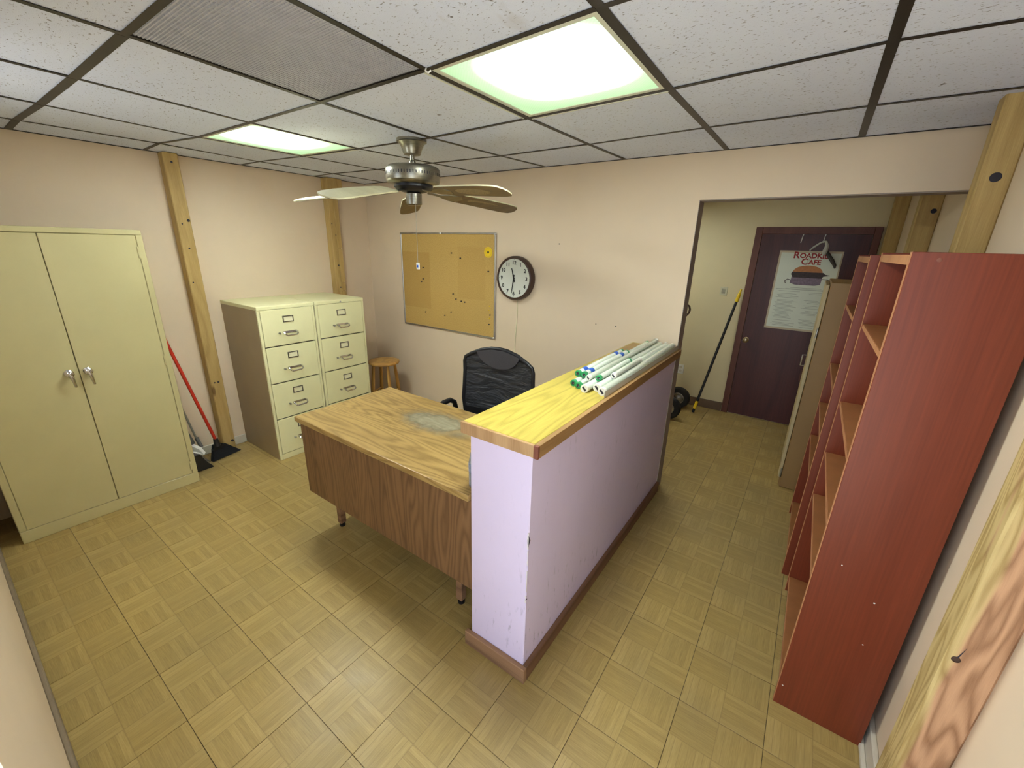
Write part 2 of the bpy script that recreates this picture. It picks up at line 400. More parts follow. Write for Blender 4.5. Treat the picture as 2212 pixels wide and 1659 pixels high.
# ------------------------------------------------------------------ floor
fl = box('floor', 'subfloor', None, XL-.1, XR+.1, YF-.12, 2.3, -.06, -.004)
tag(fl, 'vinyl tile floor printed with basket-weave oak parquet', 'floor', kind='structure')
TX0, TY0, TP = -.333, -2.412, .30
tm = MB().box(-TP/2+.0007, TP/2-.0007, -TP/2+.0007, TP/2-.0007, -.004, 0)
tile0 = None
for i in range(-10, 6):
    for j in range(-3, 16):
        cx, cy = TX0+TP*(i+.5), TY0+TP*(j+.5)
        if cy < YF-.14 or cy > 2.28 or cx < XL-.15 or cx > XR+.12: continue
        if cy > .12 and cx < -1.35: continue
        if tile0 is None:
            tile0 = tm.build('floor_tile', 'parquet', fl, .0006, local=True); tile0.location = (cx, cy, 0)
        else: link_copy(tile0, fl, (cx, cy, 0))
gr = box('ground', 'concrete', None, -6, 6, -9, YF-.121, -.12, -.02); tag(gr, 'pale concrete outside the entrance', 'ground', kind='structure')

# ------------------------------------------------------------------ walls
T = .11
def struct(o, label): return tag(o, label, 'wall', kind='structure')
struct(box('wall_left', 'wall', None, XL-.1, XL, YF-.12, T, -.03, DECK), 'pinkish beige painted wall behind the file cabinets')
wb = MB().box(XL, 0, 0, T, -.03, DECK).box(0, XR, 0, T, 2.04, DECK)
struct(wb.build('wall_back', 'wall'), 'pinkish beige wall with the cork board and a wide hall opening')
WBK = bpy.data.objects['wall_back']
for x_, z_ in ((-.961, 1.767), (-.607, 1.201), (-.449, 1.203)):
    MB().lathe([(0, 0), (.0045, 0), (.003, .003), (0, .004)], (x_, 0, z_), 'Y', 8).build('nail', 'tee', WBK)
trim = box('trim_1', 'jamb', None, 0, .003, .001, T+.004, 0, 2.037); tag(trim, 'grey side lining of the hall opening', 'trim', kind='structure')
trim = box('trim_2', 'jamb', None, .003, XR, .001, T+.004, 2.034, 2.039); tag(trim, 'grey underside lining of the hall opening header', 'trim', kind='structure')
struct(box('wall_right', 'wall', None, XR, XR+.1, YF-.12, 2.3, -.03, DECK), 'beige wall behind the two red bookcases')
DX0, DX1 = -.02, 1.06                                  # entrance the photographer stands in
WX0, WX1, WZ0, WZ1 = -2.2, -1.5, 1.25, 2.05            # window in the same wall
wf = MB().box(XL, WX0, YF-.12, YF, -.03, DECK).box(WX1, DX0, YF-.12, YF, -.03, DECK).box(WX0, WX1, YF-.12, YF, -.03, WZ0).box(WX0, WX1, YF-.12, YF, WZ1, DECK).box(DX1, XR, YF-.12, YF, -.03, DECK).box(DX0, DX1, YF-.12, YF, 2.08, DECK)
struct(wf.build('wall_front', 'wall'), 'beige entrance wall at the lower left edge')
struct(box('wall_hall', 'wall_hall', None, -1.5, XR, 2.15, 2.3, -.03, DECK), 'cream hall end wall around the dark brown door')
struct(box('wall_hall_side', 'wall_hall', None, -1.5, -1.4, T, 2.15, -.03, DECK), 'cream side wall of the hall')
# baseboards
b = MB().box(XL, XL+.014, -1.61, -1.49, 0, .075).box(XL, XL+.014, -2.0, -1.70, 0, .075).box(XL, XL+.014, -.38, 0, 0, .075)
tag(b.build('baseboard_left', 'white_trim', None, .003), 'white baseboard between wooden post and file cabinet', 'baseboard', kind='structure')
tag(box('baseboard_front', 'grey_trim', None, XL, DX0-.02, YF, YF+.014, 0, .085, .003), 'dusty grey-brown baseboard along the entrance wall', 'baseboard', kind='structure')
b = MB().box(XR-.018, XR, -1.64, -.49, 0, .09).box(XR-.018, XR, YF+.02, -1.73, 0, .09).box(XR-.034, XR-.018, -1.64, -.49, 0, .02)
tag(b.build('baseboard_right', 'white_trim', None, .003), 'white baseboard beside the front red bookcase', 'baseboard', kind='structure')
tag(box('baseboard_hall', 'brown_trim', None, -1.4, .085, 2.137, 2.15, 0, .10, .003), 'brown baseboard on the hall end wall', 'baseboard', kind='structure')
tag(box('baseboard_back', 'brown_trim', None, XL, -.31, -.012, 0, 0, .09, .003), 'brown baseboard below the cork board wall', 'baseboard', kind='structure')
tag(box('ceiling_hall', 'tile', None, -1.4, XR, T, 2.15, 2.243, 2.26), 'pale hall ceiling beyond the opening', 'ceiling', kind='structure')

# ------------------------------------------------------------------ partition (half wall)
YN, PW, HW, HB = -1.819, .283, 1.062, .076
pt = box('wall_partition', 'lavender', None, -PW, 0, YN, 0, 0, HW, .004)
struct(pt, 'scuffed lavender half wall with an oak laminate cap')
def pp(*a, **k): return box(a[0], a[1], pt, *a[2:], **k)
pp('baseboard_piece', 'base_wood', -PW-.022, .020, YN-.022, YN, 0, HB, bevel=.003)
pp('baseboard_piece', 'base_wood_y', 0, .020, YN, -.002, 0, HB, bevel=.003)
pp('baseboard_piece', 'base_wood_y', -PW-.018, -PW, -1.10, -.014, 0, HB, bevel=.003)
pp('cap_board', 'cap_top', -.310, .012, YN-.006, -.001, HW, 1.106, bevel=.0015)
pp('cap_end_strip', 'cap_edge', -.316, .014, YN-.018, YN-.006, HW-.004, 1.105, bevel=.001)
pp('cap_side_strip', 'cap_side', .012, .032, YN-.006, -.001, HW-.006, 1.105, bevel=.001)
pp('cap_corner_block', 'red_wood', .014, .0325, YN-.0185, YN-.006, HW-.006, 1.1045, bevel=.001)
# knocked-off plaster along the near corner
rr = random.Random(3)
for z0, z1, w in ((.66, .735, .010), (.585, .655, .004), (.46, .56, .0035), (.405, .44, .007)):
    poly = [(-w*rr.uniform(.2, .9), YN-.0006, z0+(z1-z0)*k/5) for k in range(6)] + [(.0006, YN-.0006, z1-(z1-z0)*k/5) for k in range(6)]
    MB().prism(poly, (0, .003, 0)).build('plaster_chip', 'pink_scrap', pt)
    if w > .005:
        poly = [(.0002, YN-.0012, z0+.012), (-w*.5, YN-.0012, (z0+z1)/2), (.0002, YN-.0012, z1-.012), (.0014, YN+w*.9, (z0+z1)/2)]
        MB().prism(poly, (.0006, .0012, 0)).build('plaster_hole', 'hole', pt)

# ------------------------------------------------------------------ suspended ceiling
G, GX, GY = .6096, -.4996, -1.7762
sag = {(0,0):-.020,(1,0):-.022,(2,0):-.013,(0,1):.003,(1,1):-.008,(2,1):-.002,(1,2):.012,(2,2):.002,(0,2):.010,(0,-1):-.024,(-1,-1):-.003,
       (0,-2):-.022,(-1,-2):-.008,(0,-3):-.019,(-1,-3):-.007,(-1,-4):.007,(0,-4):.009,(1,-1):-.034,(2,-1):-.018,(1,-2):-.027,(2,-2):-.012,(1,-3):-.016,(2,-3):-.010}
ce = box('ceiling', 'plenum', None, XL, XR, YF, 0, DECK-.04, DECK)
tag(ce, 'sagging suspended ceiling of fissured tiles in a dark grid', 'ceiling', kind='structure')
xs = [(XL, -5)]+[(GX+G*j, j) for j in range(-4, 3)]+[(XR, 3)]
ys = [(YF, -2)]+[(GY+G*i, i) for i in range(-1, 3)]+[(0.0, 3)]
def zc(i, j): return H+sag.get((i, j), 0)
SKIP = {(-1, -1): 'grille', (0, 0): 'lamp', (0, -3): 'lamp'}    # cell named by its lower (i, j)
hb = .0115
for a in range(len(xs)-1):
    for c in range(len(ys)-1):
        (xa, ja), (xb, jb) = xs[a], xs[a+1]; (ya, ia), (yb, ib) = ys[c], ys[c+1]
        if (ia, ja) in SKIP: continue
        e = .004; q = [(xa+e, ya+e, zc(ia, ja)), (xb-e, ya+e, zc(ia, jb)), (xb-e, yb-e, zc(ib, jb)), (xa+e, yb-e, zc(ib, ja))]
        up_ = [rr.uniform(.0015, .0035) for _ in range(4)]
        MB().hexa([(x, y, z+u) for (x, y, z), u in zip(q, up_)], [(x, y, z+.018) for x, y, z in q]).build('ceiling_tile', 'tile', ce)
def bar(p, q, w, h=.028):
    p, q = Vector(p), Vector(q); d = (q-p); s_ = Vector((-d.y, d.x, 0)).normalized()*w/2
    m = MB(); m.hexa([p-s_, q-s_, q+s_, p+s_], [v+Vector((0, 0, .0012)) for v in (p-s_, q-s_, q+s_, p+s_)])
    t_ = s_*(.003/w*2)*.5
    m.hexa([v+Vector((0, 0, .0012)) for v in (p-t_, q-t_, q+t_, p+t_)], [v+Vector((0, 0, h)) for v in (p-t_, q-t_, q+t_, p+t_)])
    m.build('grid_bar', 'tee', ce)
for a in range(1, len(xs)-1):
    for c in range(len(ys)-1):
        x, j = xs[a]; (ya, ia), (yb, ib) = ys[c], ys[c+1]
        bar((x, ya, zc(ia, j)), (x, yb, zc(ib, j)), .030 if j in (1, 2) else .023)
for c in range(1, len(ys)-1):
    for a in range(len(xs)-1):
        y, i = ys[c]; (xa, ja), (xb, jb) = xs[a], xs[a+1]
        w = .032 if i == -1 and ja < -1 else .021
        bar((xa+.012, y, zc(i, ja)-.0004), (xb-.012, y, zc(i, jb)-.0004), w)
# wall angles
for p, q in (((XL, -.011, H), (XR, -.011, H)), ((XL+.011, YF, H), (XL+.011, 0, H)), ((XR-.011, -.40, H), (XR-.011, 0, H))):
    bar((p[0], p[1], p[2]-.001), (q[0], q[1], q[2]-.001), .012, .02)

# return-air grille panel
gx0, gx1, gy0, gy1 = GX-G, GX, GY-G, GY
def zbil(x, y): 
    u, v = (x-gx0)/G, (y-gy0)/G
    return (zc(-1,-1)*(1-u)+zc(-1,0)*u)*(1-v)+(zc(0,-1)*(1-u)+zc(0,0)*u)*v
g = thing('ceiling_vent', 'grey fine-mesh return air grille panel in the ceiling', 'vent', ((gx0+gx1)/2, (gy0+gy1)/2, H-.01))
m = MB(); e = .012; nb = 62
for k in range(nb+1):
    x = gx0+e+(G-2*e)*k/nb
    m.hexa([(x-.0020, gy0+e, zbil(x, gy0)+.003), (x+.0020, gy0+e, zbil(x, gy0)+.003), (x+.0020, gy1-e, zbil(x, gy1)+.003), (x-.0020, gy1-e, zbil(x, gy1)+.003)],
           [(x-.0020, gy0+e, zbil(x, gy0)+.0065), (x+.0020, gy0+e, zbil(x, gy0)+.0065), (x+.0020, gy1-e, zbil(x, gy1)+.0065), (x-.0020, gy1-e, zbil(x, gy1)+.0065)])
    y = gy0+e+(G-2*e)*k/nb
    m.hexa([(gx0+e, y-.0020, zbil(gx0, y)+.003), (gx1-e, y-.0020, zbil(gx1, y)+.003), (gx1-e, y+.0020, zbil(gx1, y)+.003), (gx0+e, y+.0020, zbil(gx0, y)+.003)],
           [(gx0+e, y-.0020, zbil(gx0, y)+.0065), (gx1-e, y-.0020, zbil(gx1, y)+.0065), (gx1-e, y+.0020, zbil(gx1, y)+.0065), (gx0+e, y+.0020, zbil(gx0, y)+.0065)])
o = m.build('mesh_sheet', 'eggcrate', g); o['kind'] = 'stuff'
m = MB()
for (a0, a1, b0, b1) in ((gx0+.004, gx1-.004, gy0+.004, gy0+.014), (gx0+.004, gx1-.004, gy1-.014, gy1-.004), (gx0+.004, gx0+.014, gy0+.014, gy1-.014), (gx1-.014, gx1-.004, gy0+.014, gy1-.014)):
    q = [(a0, b0), (a1, b0), (a1, b1), (a0, b1)]
    m.hexa([(x, y, zbil(x, y)+.0016) for x, y in q], [(x, y, zbil(x, y)+.014) for x, y in q])
m.build('frame', 'tee', g)
box('duct_box', 'plenum', g, gx0+.01, gx1-.01, gy0+.01, gy1-.01, H+.20, H+.22)

# troffers
def troffer(j, label):
    x0, x1, y0, y1 = GX+G*j, GX+G*(j+1), GY, GY+G
    zz = [zc(0, j), zc(0, j+1), zc(1, j+1), zc(1, j)]
    t = thing('ceiling_light', label, 'light', ((x0+x1)/2, (y0+y1)/2, H-.02), 'square fluorescent ceiling lights')
    def zb(x, y):
        u, v = (x-x0)/G, (y-y0)/G
        return (zz[0]*(1-u)+zz[1]*u)*(1-v)+(zz[3]*(1-u)+zz[2]*u)*v
    def ring(i0, i1, d0, d1):
        m = MB()
        for q in (((x0+i0, y0+i0), (x1-i0, y0+i0), (x1-i1, y0+i1), (x0+i1, y0+i1)), ((x1-i0, y0+i0), (x1-i0, y1-i0), (x1-i1, y1-i1), (x1-i1, y0+i1)),
                  ((x1-i0, y1-i0), (x0+i0, y1-i0), (x0+i1, y1-i1), (x1-i1, y1-i1)), ((x0+i0, y1-i0), (x0+i0, y0+i0), (x0+i1, y0+i1), (x0+i1, y1-i1))):
            m.hexa([(x, y, zb(x, y)+d0) for x, y in q], [(x, y, zb(x, y)+d1) for x, y in q])
        return m
    ring(.007, .030, .0014, .012).build('lens_frame', 'lamp_frame', t)
    q = [(x0+.029, y0+.029), (x1-.029, y0+.029), (x1-.029, y1-.029), (x0+.029, y1-.029)]
    MB().hexa([(x, y, zb(x, y)+.004) for x, y in q], [(x, y, zb(x, y)+.007) for x, y in q]).build('lens', 'lens', t)
    for q in (((x0-.021, y0+.01), (x0-.014, y0+.01), (x0-.014, y1-.01), (x0-.021, y1-.01)), ((x0+.01, y1+.013), (x1-.01, y1+.013), (x1-.01, y1+.020), (x0+.01, y1+.020))):
        MB().hexa([(x, y, zb(x, y)-.0015) for x, y in q], [(x, y, zb(x, y)+.0012) for x, y in q]).build('lit_tile_edge', 'lamp_frame', t)  # white strips added for the bright lit edges of the neighbouring tiles
    box('housing', 'lamp_frame', t, x0+.02, x1-.02, y0+.02, y1-.02, H+.06, H+.075)
troffer(0, 'large bright fluorescent ceiling light beside the grille panel')
troffer(-3, 'far fluorescent ceiling light to the left of the fan')
t = thing('ceiling_light', 'small flush ceiling light in the hall behind the wall', 'light', (-.75, 1.25, 2.243))
box('lens', 'hall_lens', t, -1.0, -.5, 1.0, 1.5, 2.205, 2.243, .006)
MB().box(-1.03, -1.0, .97, 1.53, 2.2, 2.243).box(-.5, -.47, .97, 1.53, 2.2, 2.243).box(-1.0, -.5, .97, 1.0, 2.2, 2.243).box(-1.0, -.5, 1.5, 1.53, 2.2, 2.243).build('frame', 'lamp_frame', t)
# plastic clip hanging off a grid crossing
MB().tube([(-.485, -1.79, 2.279), (-.478, -1.80, 2.268), (-.47, -1.796, 2.262), (-.466, -1.788, 2.27)], .0028, 8).build('plastic_clip', 'white', None, smooth=True)
tag(bpy.data.objects['plastic_clip'], 'tiny clear plastic clip at the corner of the large ceiling light', 'clip')

# ------------------------------------------------------------------ wooden posts
def post(name, label, x0, x1, y0, y1, mat='pine', z1=2.31, nails=(), face=1, group='square wooden wall posts'):
    p = thing(name, label, 'post', ((x0+x1)/2, (y0+y1)/2, 0), group)
    box('timber', mat, p, x0, x1, y0, y1, 0, z1, .005)
    fx = x1 if face > 0 else x0
    for (yy, zz, r) in nails:
        MB().cyl((fx-.002*face, yy, zz), (fx+.0020*face, yy, zz), r, n=10).build('nail_hole', 'hole', p)
    return p
post('wooden_post', 'pine post rising behind the red broom on the left wall', XL, XL+.09, -1.70, -1.61, 'pine', 2.30,
     [(-1.655, 2.24, .007), (-1.625, 1.86, .010), (-1.668, 1.835, .005), (-1.655, 1.665, .006), (-1.675, 1.42, .005), (-1.645, .62, .008), (-1.672, .62, .006), (-1.63, .085, .011)])
p2 = post('wooden_post', 'pine post in the far corner above the right file cabinet', XL, XL+.082, -.48, -.39, 'pine', 2.30, [(-.465, 1.9, .005), (-.435, 1.80, .006), (-.437, 1.52, .008), (-.44, 1.31, .007)])
for z0, z1 in ((1.28, 1.355), (1.36, 1.675), (1.68, 2.17)): box('cleat_board', 'pine', p2, XL+.082, XL+.094, -.432, -.388, z0, z1, .002)
box('cleat_board', 'pine', p2, XL+.082, XL+.094, -.432, -.388, .3, 1.275, .002)
box('top_block', 'pine', p2, XL, XL+.098, -.485, -.33, 2.175, 2.298, .004)
post('wooden_post', 'pine post with swirling heartwood grain at the lower right corner', XR-.09, XR, -1.73, -1.64, 'pine_red', 2.31, [], -1)
KN = [o for o in COL.objects if o.get('label', '').startswith('pine post with swirling')][0]
MB().lathe([(0, 0), (.0085, 0), (.0075, .0012), (.006, .0014), (.0055, .0004), (0, .0004)], (XR-.072, -1.730, .858), 'Y', 11).build('knot', 'brown_case', KN)
MB().prism([(XR-.0725, -1.7302, .865), (XR-.0695, -1.7302, .866), (XR-.064, -1.7302, .898)], (0, -.0008, 0)).build('crack', 'hole', KN)
pk = post('wooden_post', 'knotty pine post above the gap between the two bookcases', XR-.09, XR, -.49, -.40, 'pine', 2.31, [], -1)
MB().lathe([(.0, 0), (.017, 0), (.015, .001), (0, .0012)], (XR-.045, -.490, 2.03), 'Y', 14).build('knot', 'hole', pk)
pk = post('wooden_post', 'pine post in the hall behind the far bookcase', XR-.10, XR, .66, .75, 'pine', 2.243, [], -1)
MB().lathe([(.0, 0), (.014, 0), (.012, .001), (0, .0012)], (XR-.03, .660, 2.0), 'Y', 14).build('knot', 'hole', pk)
post('wooden_post', 'dim pine post against the hall end wall beside the door', XR-.10, XR, 2.05, 2.14, 'pine', 2.243, [], -1)

# ------------------------------------------------------------------ storage cabinet
sx, sy0, sy1, sh = -2.81, -2.902, -2.009, 1.778
c = thing('storage_cabinet', 'tall beige two-door metal storage cabinet on the left', 'cabinet', ((XL+sx)/2, (sy0+sy1)/2, 0))
m = MB().box(XL+.012, sx-.022, sy0, sy1, 0, sh)                                    # carcass
m.build('body', 'cabinet', c, .003)
MB().box(sx-.022, sx, sy0, sy1, 0, .078).build('base_rail', 'cabinet', c, .003)
MB().box(sx-.022, sx, sy0, sy1, sh-.030, sh).build('top_rail', 'cabinet', c, .003)
for y0, y1 in ((sy0, sy0+.030), (sy1-.032, sy1)): MB().box(sx-.022, sx, y0, y1, .078, sh-.030).build('side_stile', 'cabinet', c, .003)
mid = -2.460
for y0, y1, hy, hs in ((sy0+.032, mid-.0018, mid-.045, -1), (mid+.0018, sy1-.034, mid+.036, 1)):
    d = MB().box(sx-.020, sx-.001, y0, y1, .081, sh-.033).build('door', 'cabinet', c, .002)
    h = MB().lathe([(.0, 0), (.021, 0), (.021, .004), (.013, .010), (.012, .022), (.017, .027), (.019, .036), (.012, .042), (0, .043)], (sx, hy, .962), 'X', 20)
    h.tube([(sx+.034, hy, .958), (sx+.040, hy+.004, .938), (sx+.036, hy+.007, .912), (sx+.030, hy+.010, .880)], .008, 10, rs=[.012, .0095, .0075, .0065])
    h.build('handle', 'chrome', d, smooth=True)
for z in (1.645, .95, .145):
    MB().cyl((sx+.002, sy1-.036, z-.035), (sx+.002, sy1-.036, z+.035), .0045, n=10).box(sx-.002, sx+.0015, sy1-.034, sy1-.016, z-.03, z+.03).build('hinge', 'cabinet', c, smooth=True)

# ------------------------------------------------------------------ file cabinets
def file_cabinet(label, y0, y1, gap2):
    fx, fh = -2.640, 1.266
    c = thing('file_cabinet', label, 'cabinet', (-2.95, (y0+y1)/2, 0), 'four-drawer file cabinets')
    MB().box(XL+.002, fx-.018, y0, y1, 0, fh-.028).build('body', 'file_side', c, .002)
    MB().box(XL+.002, fx, y0-.001, y1+.001, fh-.028, fh).build('top_panel', 'file', c, .003)
    for a, b_ in ((y0, y0+.020), (y1-.020, y1)): MB().box(fx-.018, fx-.002, a, b_, 0, fh-.028).build('front_stile', 'file', c, .002)
    MB().box(fx-.018, fx-.002, y0+.02, y1-.02, 0, .048).build('base_rail', 'file', c, .002)
    MB().box(fx-.0185, fx-.014, y0+.02, y1-.02, .048, fh-.028).build('drawer_recess', 'dark_gap', c)
    tops = [1.236, .948, .652, .352]; bots = [.957, .661, .361, .052]
    w = y1-y0; yc = (y0+y1)/2
    for zt, zb_ in zip(tops, bots):
        d = MB().box(fx-.016, fx+.001, y0+.022, y1-.022, zb_, zt).build('drawer', 'file', c, .0025)
        lz = zt-.078; lw = .042; X = fx+.001
        m = MB()
        for (a, b_, z0, z1) in ((-lw, lw, .018, .025), (-lw, lw, -.025, -.018), (-lw, -lw+.007, -.018, .018), (lw-.007, lw, -.018, .018)):
            m.box(X, X+.004, yc+a, yc+b_, lz+z0, lz+z1)
        m.build('label_holder', 'dark_steel', d)
        MB().box(X, X+.0012, yc-lw+.005, yc+lw-.005, lz-.019, lz+.019).build('label_card', 'cardlabel', d)
        hz = zt-.195
        pts = [(X, yc-.052, hz+.016), (X+.018, yc-.054, hz+.014), (X+.034, yc-.047, hz), (X+.036, yc-.036, hz-.008), (X+.036, yc+.036, hz-.008), (X+.034, yc+.047, hz), (X+.018, yc+.054, hz+.014), (X, yc+.052, hz+.016)]
        h = MB().tube(pts, .0062, 8)
        h.box(X, X+.003, yc-.056, yc+.056, hz+.006, hz+.022)
        h.build('pull', 'chrome', d, smooth=True)
        MB().lathe([(0, 0), (.007, 0), (.006, .010), (.008, .012), (.007, .018), (0, .019)], (X, yc-.082, hz+.012), 'X', 12).build('thumb_latch', 'steel', d, smooth=True)
    return c
file_cabinet('beige four-drawer file cabinet nearest the red broom', -1.489, -1.045, 1)
c2 = file_cabinet('beige four-drawer file cabinet beside the wooden stool', -1.035, -.570, 0)
MB().cyl((-2.64, -.80, 1.25), (-2.635, -.80, 1.25), .006, n=12).build('lock_cylinder', 'steel', c2)

# ------------------------------------------------------------------ wooden stool
st = thing('stool', 'round-topped wooden stool in the far corner', 'stool', (-2.72, -.33, 0))
MB().lathe([(0, .582), (.135, .582), (.150, .590), (.154, .600), (.150, .610), (.135, .615), (.09, .612), (0, .611)], (-2.72, -.33, 0), 'Z', 36).build('seat', 'stool', st, smooth=True)
lg = {}
for k, a in enumerate((-20, 70, 160, 250)):
    ca, sa = math.cos(math.radians(a)), math.sin(math.radians(a))
    p0 = Vector((-2.72+.165*ca, -.33+.165*sa, 0)); p1 = Vector((-2.72+.105*ca, -.33+.105*sa, .583))
    MB().tube([p0.lerp(p1, q) for q in (0, .3, .55, .8, 1)], .016, 12, rs=[.0125, .0165, .0185, .0165, .0135]).build('leg', 'stool', st, smooth=True)
    lg[k] = (p0, p1)
for k in range(4):
    for q in ((.42, .20) if k % 2 else (.50, .28)):
        a, b_ = lg[k], lg[(k+1) % 4]
        MB().cyl(a[0].lerp(a[1], q), b_[0].lerp(b_[1], q), .0085, n=10).build('rung', 'stool', st, smooth=True)

# ------------------------------------------------------------------ broom and dustpan
br = thing('broom', 'red-handled angle broom leaning by the wooden post', 'broom', (-3.04, -1.74, 0))
MB().tube([(-3.045, -1.785, .185), (-3.10, -1.86, .62), (-3.165, -1.955, 1.16)], .0115, 12).build('handle', 'red_pole', br, smooth=True)
MB().tube([(-3.042, -1.781, .13), (-3.045, -1.785, .195)], .017, 12, rs=[.024, .0165]).build('socket', 'black', br, smooth=True)
hd_b = [(-3.030, -1.835, .006), (-3.085, -1.600, .006), (-3.125, -1.610, .006), (-3.065, -1.845, .006)]
hd_t = [(-3.026, -1.812, .145), (-3.060, -1.715, .120), (-3.082, -1.722, .120), (-3.056, -1.818, .145)]
MB().hexa(hd_b, hd_t).build('bristles', 'bristle', br, .006, True, 2)
hd_t2 = [(-3.024, -1.806, .150), (-3.050, -1.745, .138), (-3.072, -1.750, .138), (-3.054, -1.812, .150)]
hd_b2 = [(-3.020, -1.822, .10), (-3.058, -1.700, .095), (-3.086, -1.708, .095), (-3.060, -1.828, .10)]
MB().hexa(hd_b2, hd_t2).build('head_cap', 'black', br, .004, True, 2)
dp = thing('dustpan', 'black upright dustpan with a grey handle beside the storage cabinet', 'dustpan', (-3.08, -1.92, 0))
m = MB()
x0, x1, y0, y1 = -3.19, -2.955, -1.985, -1.862
m.box(x0, x1, y0, y1, .004, .010)                                         # floor of the pan
m.box(x0, x1, y0, y0+.006, .010, .14)                                      # back
m.prism([(x0, y0+.006, .010), (x0, y1, .010), (x0, y1-.03, .05), (x0, y0+.05, .14), (x0, y0+.006, .14)], (.006, 0, 0))
m.prism([(x1-.006, y0+.006, .010), (x1-.006, y1, .010), (x1-.006, y1-.03, .05), (x1-.006, y0+.05, .14), (x1-.006, y0+.006, .14)], (.006, 0, 0))
m.build('pan', 'black', dp)
MB().prism([(x0+.006, y0+.006, .128), (x0+.006, y1-.012, .048), (x0+.006, y1-.012, .053), (x0+.006, y0+.006, .136)], (x1-x0-.012, 0, 0)).build('hood', 'dustgrey', dp)
MB().prism([(-3.14, -1.955, .125), (-3.09, -1.93, .108), (-3.055, -1.88, .085), (-3.075, -1.90, .135), (-3.12, -1.935, .165)], (-.012, .018, .01)).build('hinge_bracket', 'white', dp)
MB().tube([(-3.105, -1.872, .135), (-3.125, -1.885, .215)], .014, 10).tube([(-3.13, -1.915, .17), (-3.155, -1.935, .275)], .016, 10).build('grip', 'dustgrey', dp, smooth=True)
MB().tube([(-3.125, -1.885, .205), (-3.165, -1.925, .48), (-3.195, -1.975, .72), (-3.205, -1.995, .83)], .0075, 8).build('handle', 'grey_pole', dp, smooth=True)

# ------------------------------------------------------------------ cork board
bx0, bx1, bz0, bz1 = -2.740, -1.554, .948, 1.844
cb = thing('cork_board', 'aluminium-framed cork notice board on the back wall', 'board', ((bx0+bx1)/2, -.002, bz0))
MB().box(bx0+.012, bx1-.012, -.010, -.002, bz0+.012, bz1-.012).build('cork_sheet', 'cork', cb, origin=None)
for o in cb.children:                                   # keep the pattern centred on the sheet
    off = Vector((0, 0, (bz1-bz0)/2)); o.data.transform(Matrix.Translation(-off)); o.location = off
for n_, (a0, a1, z0, z1) in dict(a=(bx0, bx1, bz0, bz0+.014), b=(bx0, bx1, bz1-.014, bz1), c=(bx0, bx0+.014, bz0+.014, bz1-.014), d=(bx1-.014, bx1, bz0+.014, bz1-.014)).items():
    MB().box(a0, a1, -.018, -.002, z0, z1).build('frame_rail', 'alu', cb, .003)
for x, z in ((bx0+.55, bz1-.007), (bx1-.012, bz1-.012), (bx1-.014, bz0+.010)):
    MB().lathe([(0, 0), (.009, 0), (.007, .004), (0, .005)], (x, -.018, z), 'Y', 12).build('corner_screw', 'white', cb, smooth=True)
def onboard(u, v): return bx0+(bx1-bx0)*u, bz1-(bz1-bz0)*v
for u, v in ((.575, .195), (.665, .24), (.26, .355), (.255, .475), (.235, .505), (.585, .60), (.615, .65), (.67, .665), (.705, .67), (.27, .83), (.49, .835), (.56, .79), (.935, .35), (.955, .765), (.945, .86)):
    x, z = onboard(u, v)
    MB().lathe([(0, 0), (.0045, 0), (.003, .004), (.0065, .009), (.0055, .012), (0, .0125)], (x, -.010, z), 'Y', 10).build('push_pin', 'hole', cb, smooth=True)
for u, v in ((.945, .68), (.94, .72), (.95, .745), (.945, .80)):
    x, z = onboard(u, v)
    MB().lathe([(0, 0), (.006, 0), (.004, .004), (0, .005)], (x, -.010, z), 'Y', 10).build('brass_tack', 'yellow', cb, smooth=True)
x, z = onboard(.930, .175)
ys_ = tag(MB().lathe([(0, 0), (.044, 0), (.044, .0015), (0, .002)], (x, -.0102, z), 'Y', 28).build('round_sticker', 'yellow', None, smooth=True), 'yellow round badge pinned at the top right of the cork board', 'badge')
MB().lathe([(0, 0), (.010, 0), (.008, .003), (0, .004)], (x, -.0122, z), 'Y', 14).build('centre_mark', 'hole', ys_)
m = MB()
for k in range(28):
    a = 2*math.pi*k/28
    m.cyl((x+.033*math.cos(a), -.0118, z+.033*math.sin(a)), (x+.033*math.cos(a), -.0126, z+.033*math.sin(a)), .0016, n=6)
m.build('dotted_ring', 'brass', ys_)

# ------------------------------------------------------------------ wall clock
kx, kz, kr = -1.335, 1.492, .176
ck = thing('wall_clock', 'round brown wall clock reading half past eleven', 'clock', (kx, -.002, kz-kr))
MB().lathe([(0, 0), (kr-.006, 0), (kr, .006), (kr, .045), (kr-.006, .056), (kr-.020, .058), (kr-.022, .050), (0, .050)], (kx, -.002, kz), 'Y', 56).build('case', 'brown_case', ck, smooth=True)
MB().lathe([(0, 0), (kr-.022, 0), (kr-.022, .001), (0, .0012)], (kx, -.0522, kz), 'Y', 56).build('dial', 'clockface', ck, smooth=True)
ry = Matrix.Rotation(math.pi/2, 4, 'X')
for n in range(1, 13):
    a = math.radians(90-30*n); rr_ = kr*.70
    text_mesh('numeral', str(n), .041, 'ink', ck, Matrix.Translation((rr_*math.cos(a), -.0520, kr+rr_*math.sin(a))) @ ry, .0003, .0013)
m = MB()
for n in range(12):
    a = math.radians(30*n); m.cyl((kx+kr*.83*math.cos(a), -.0533, kz+kr*.83*math.sin(a)), (kx+kr*.86*math.cos(a), -.0533, kz+kr*.86*math.sin(a)), .0012, n=6)
m.build('hour_ticks', 'ink', ck)
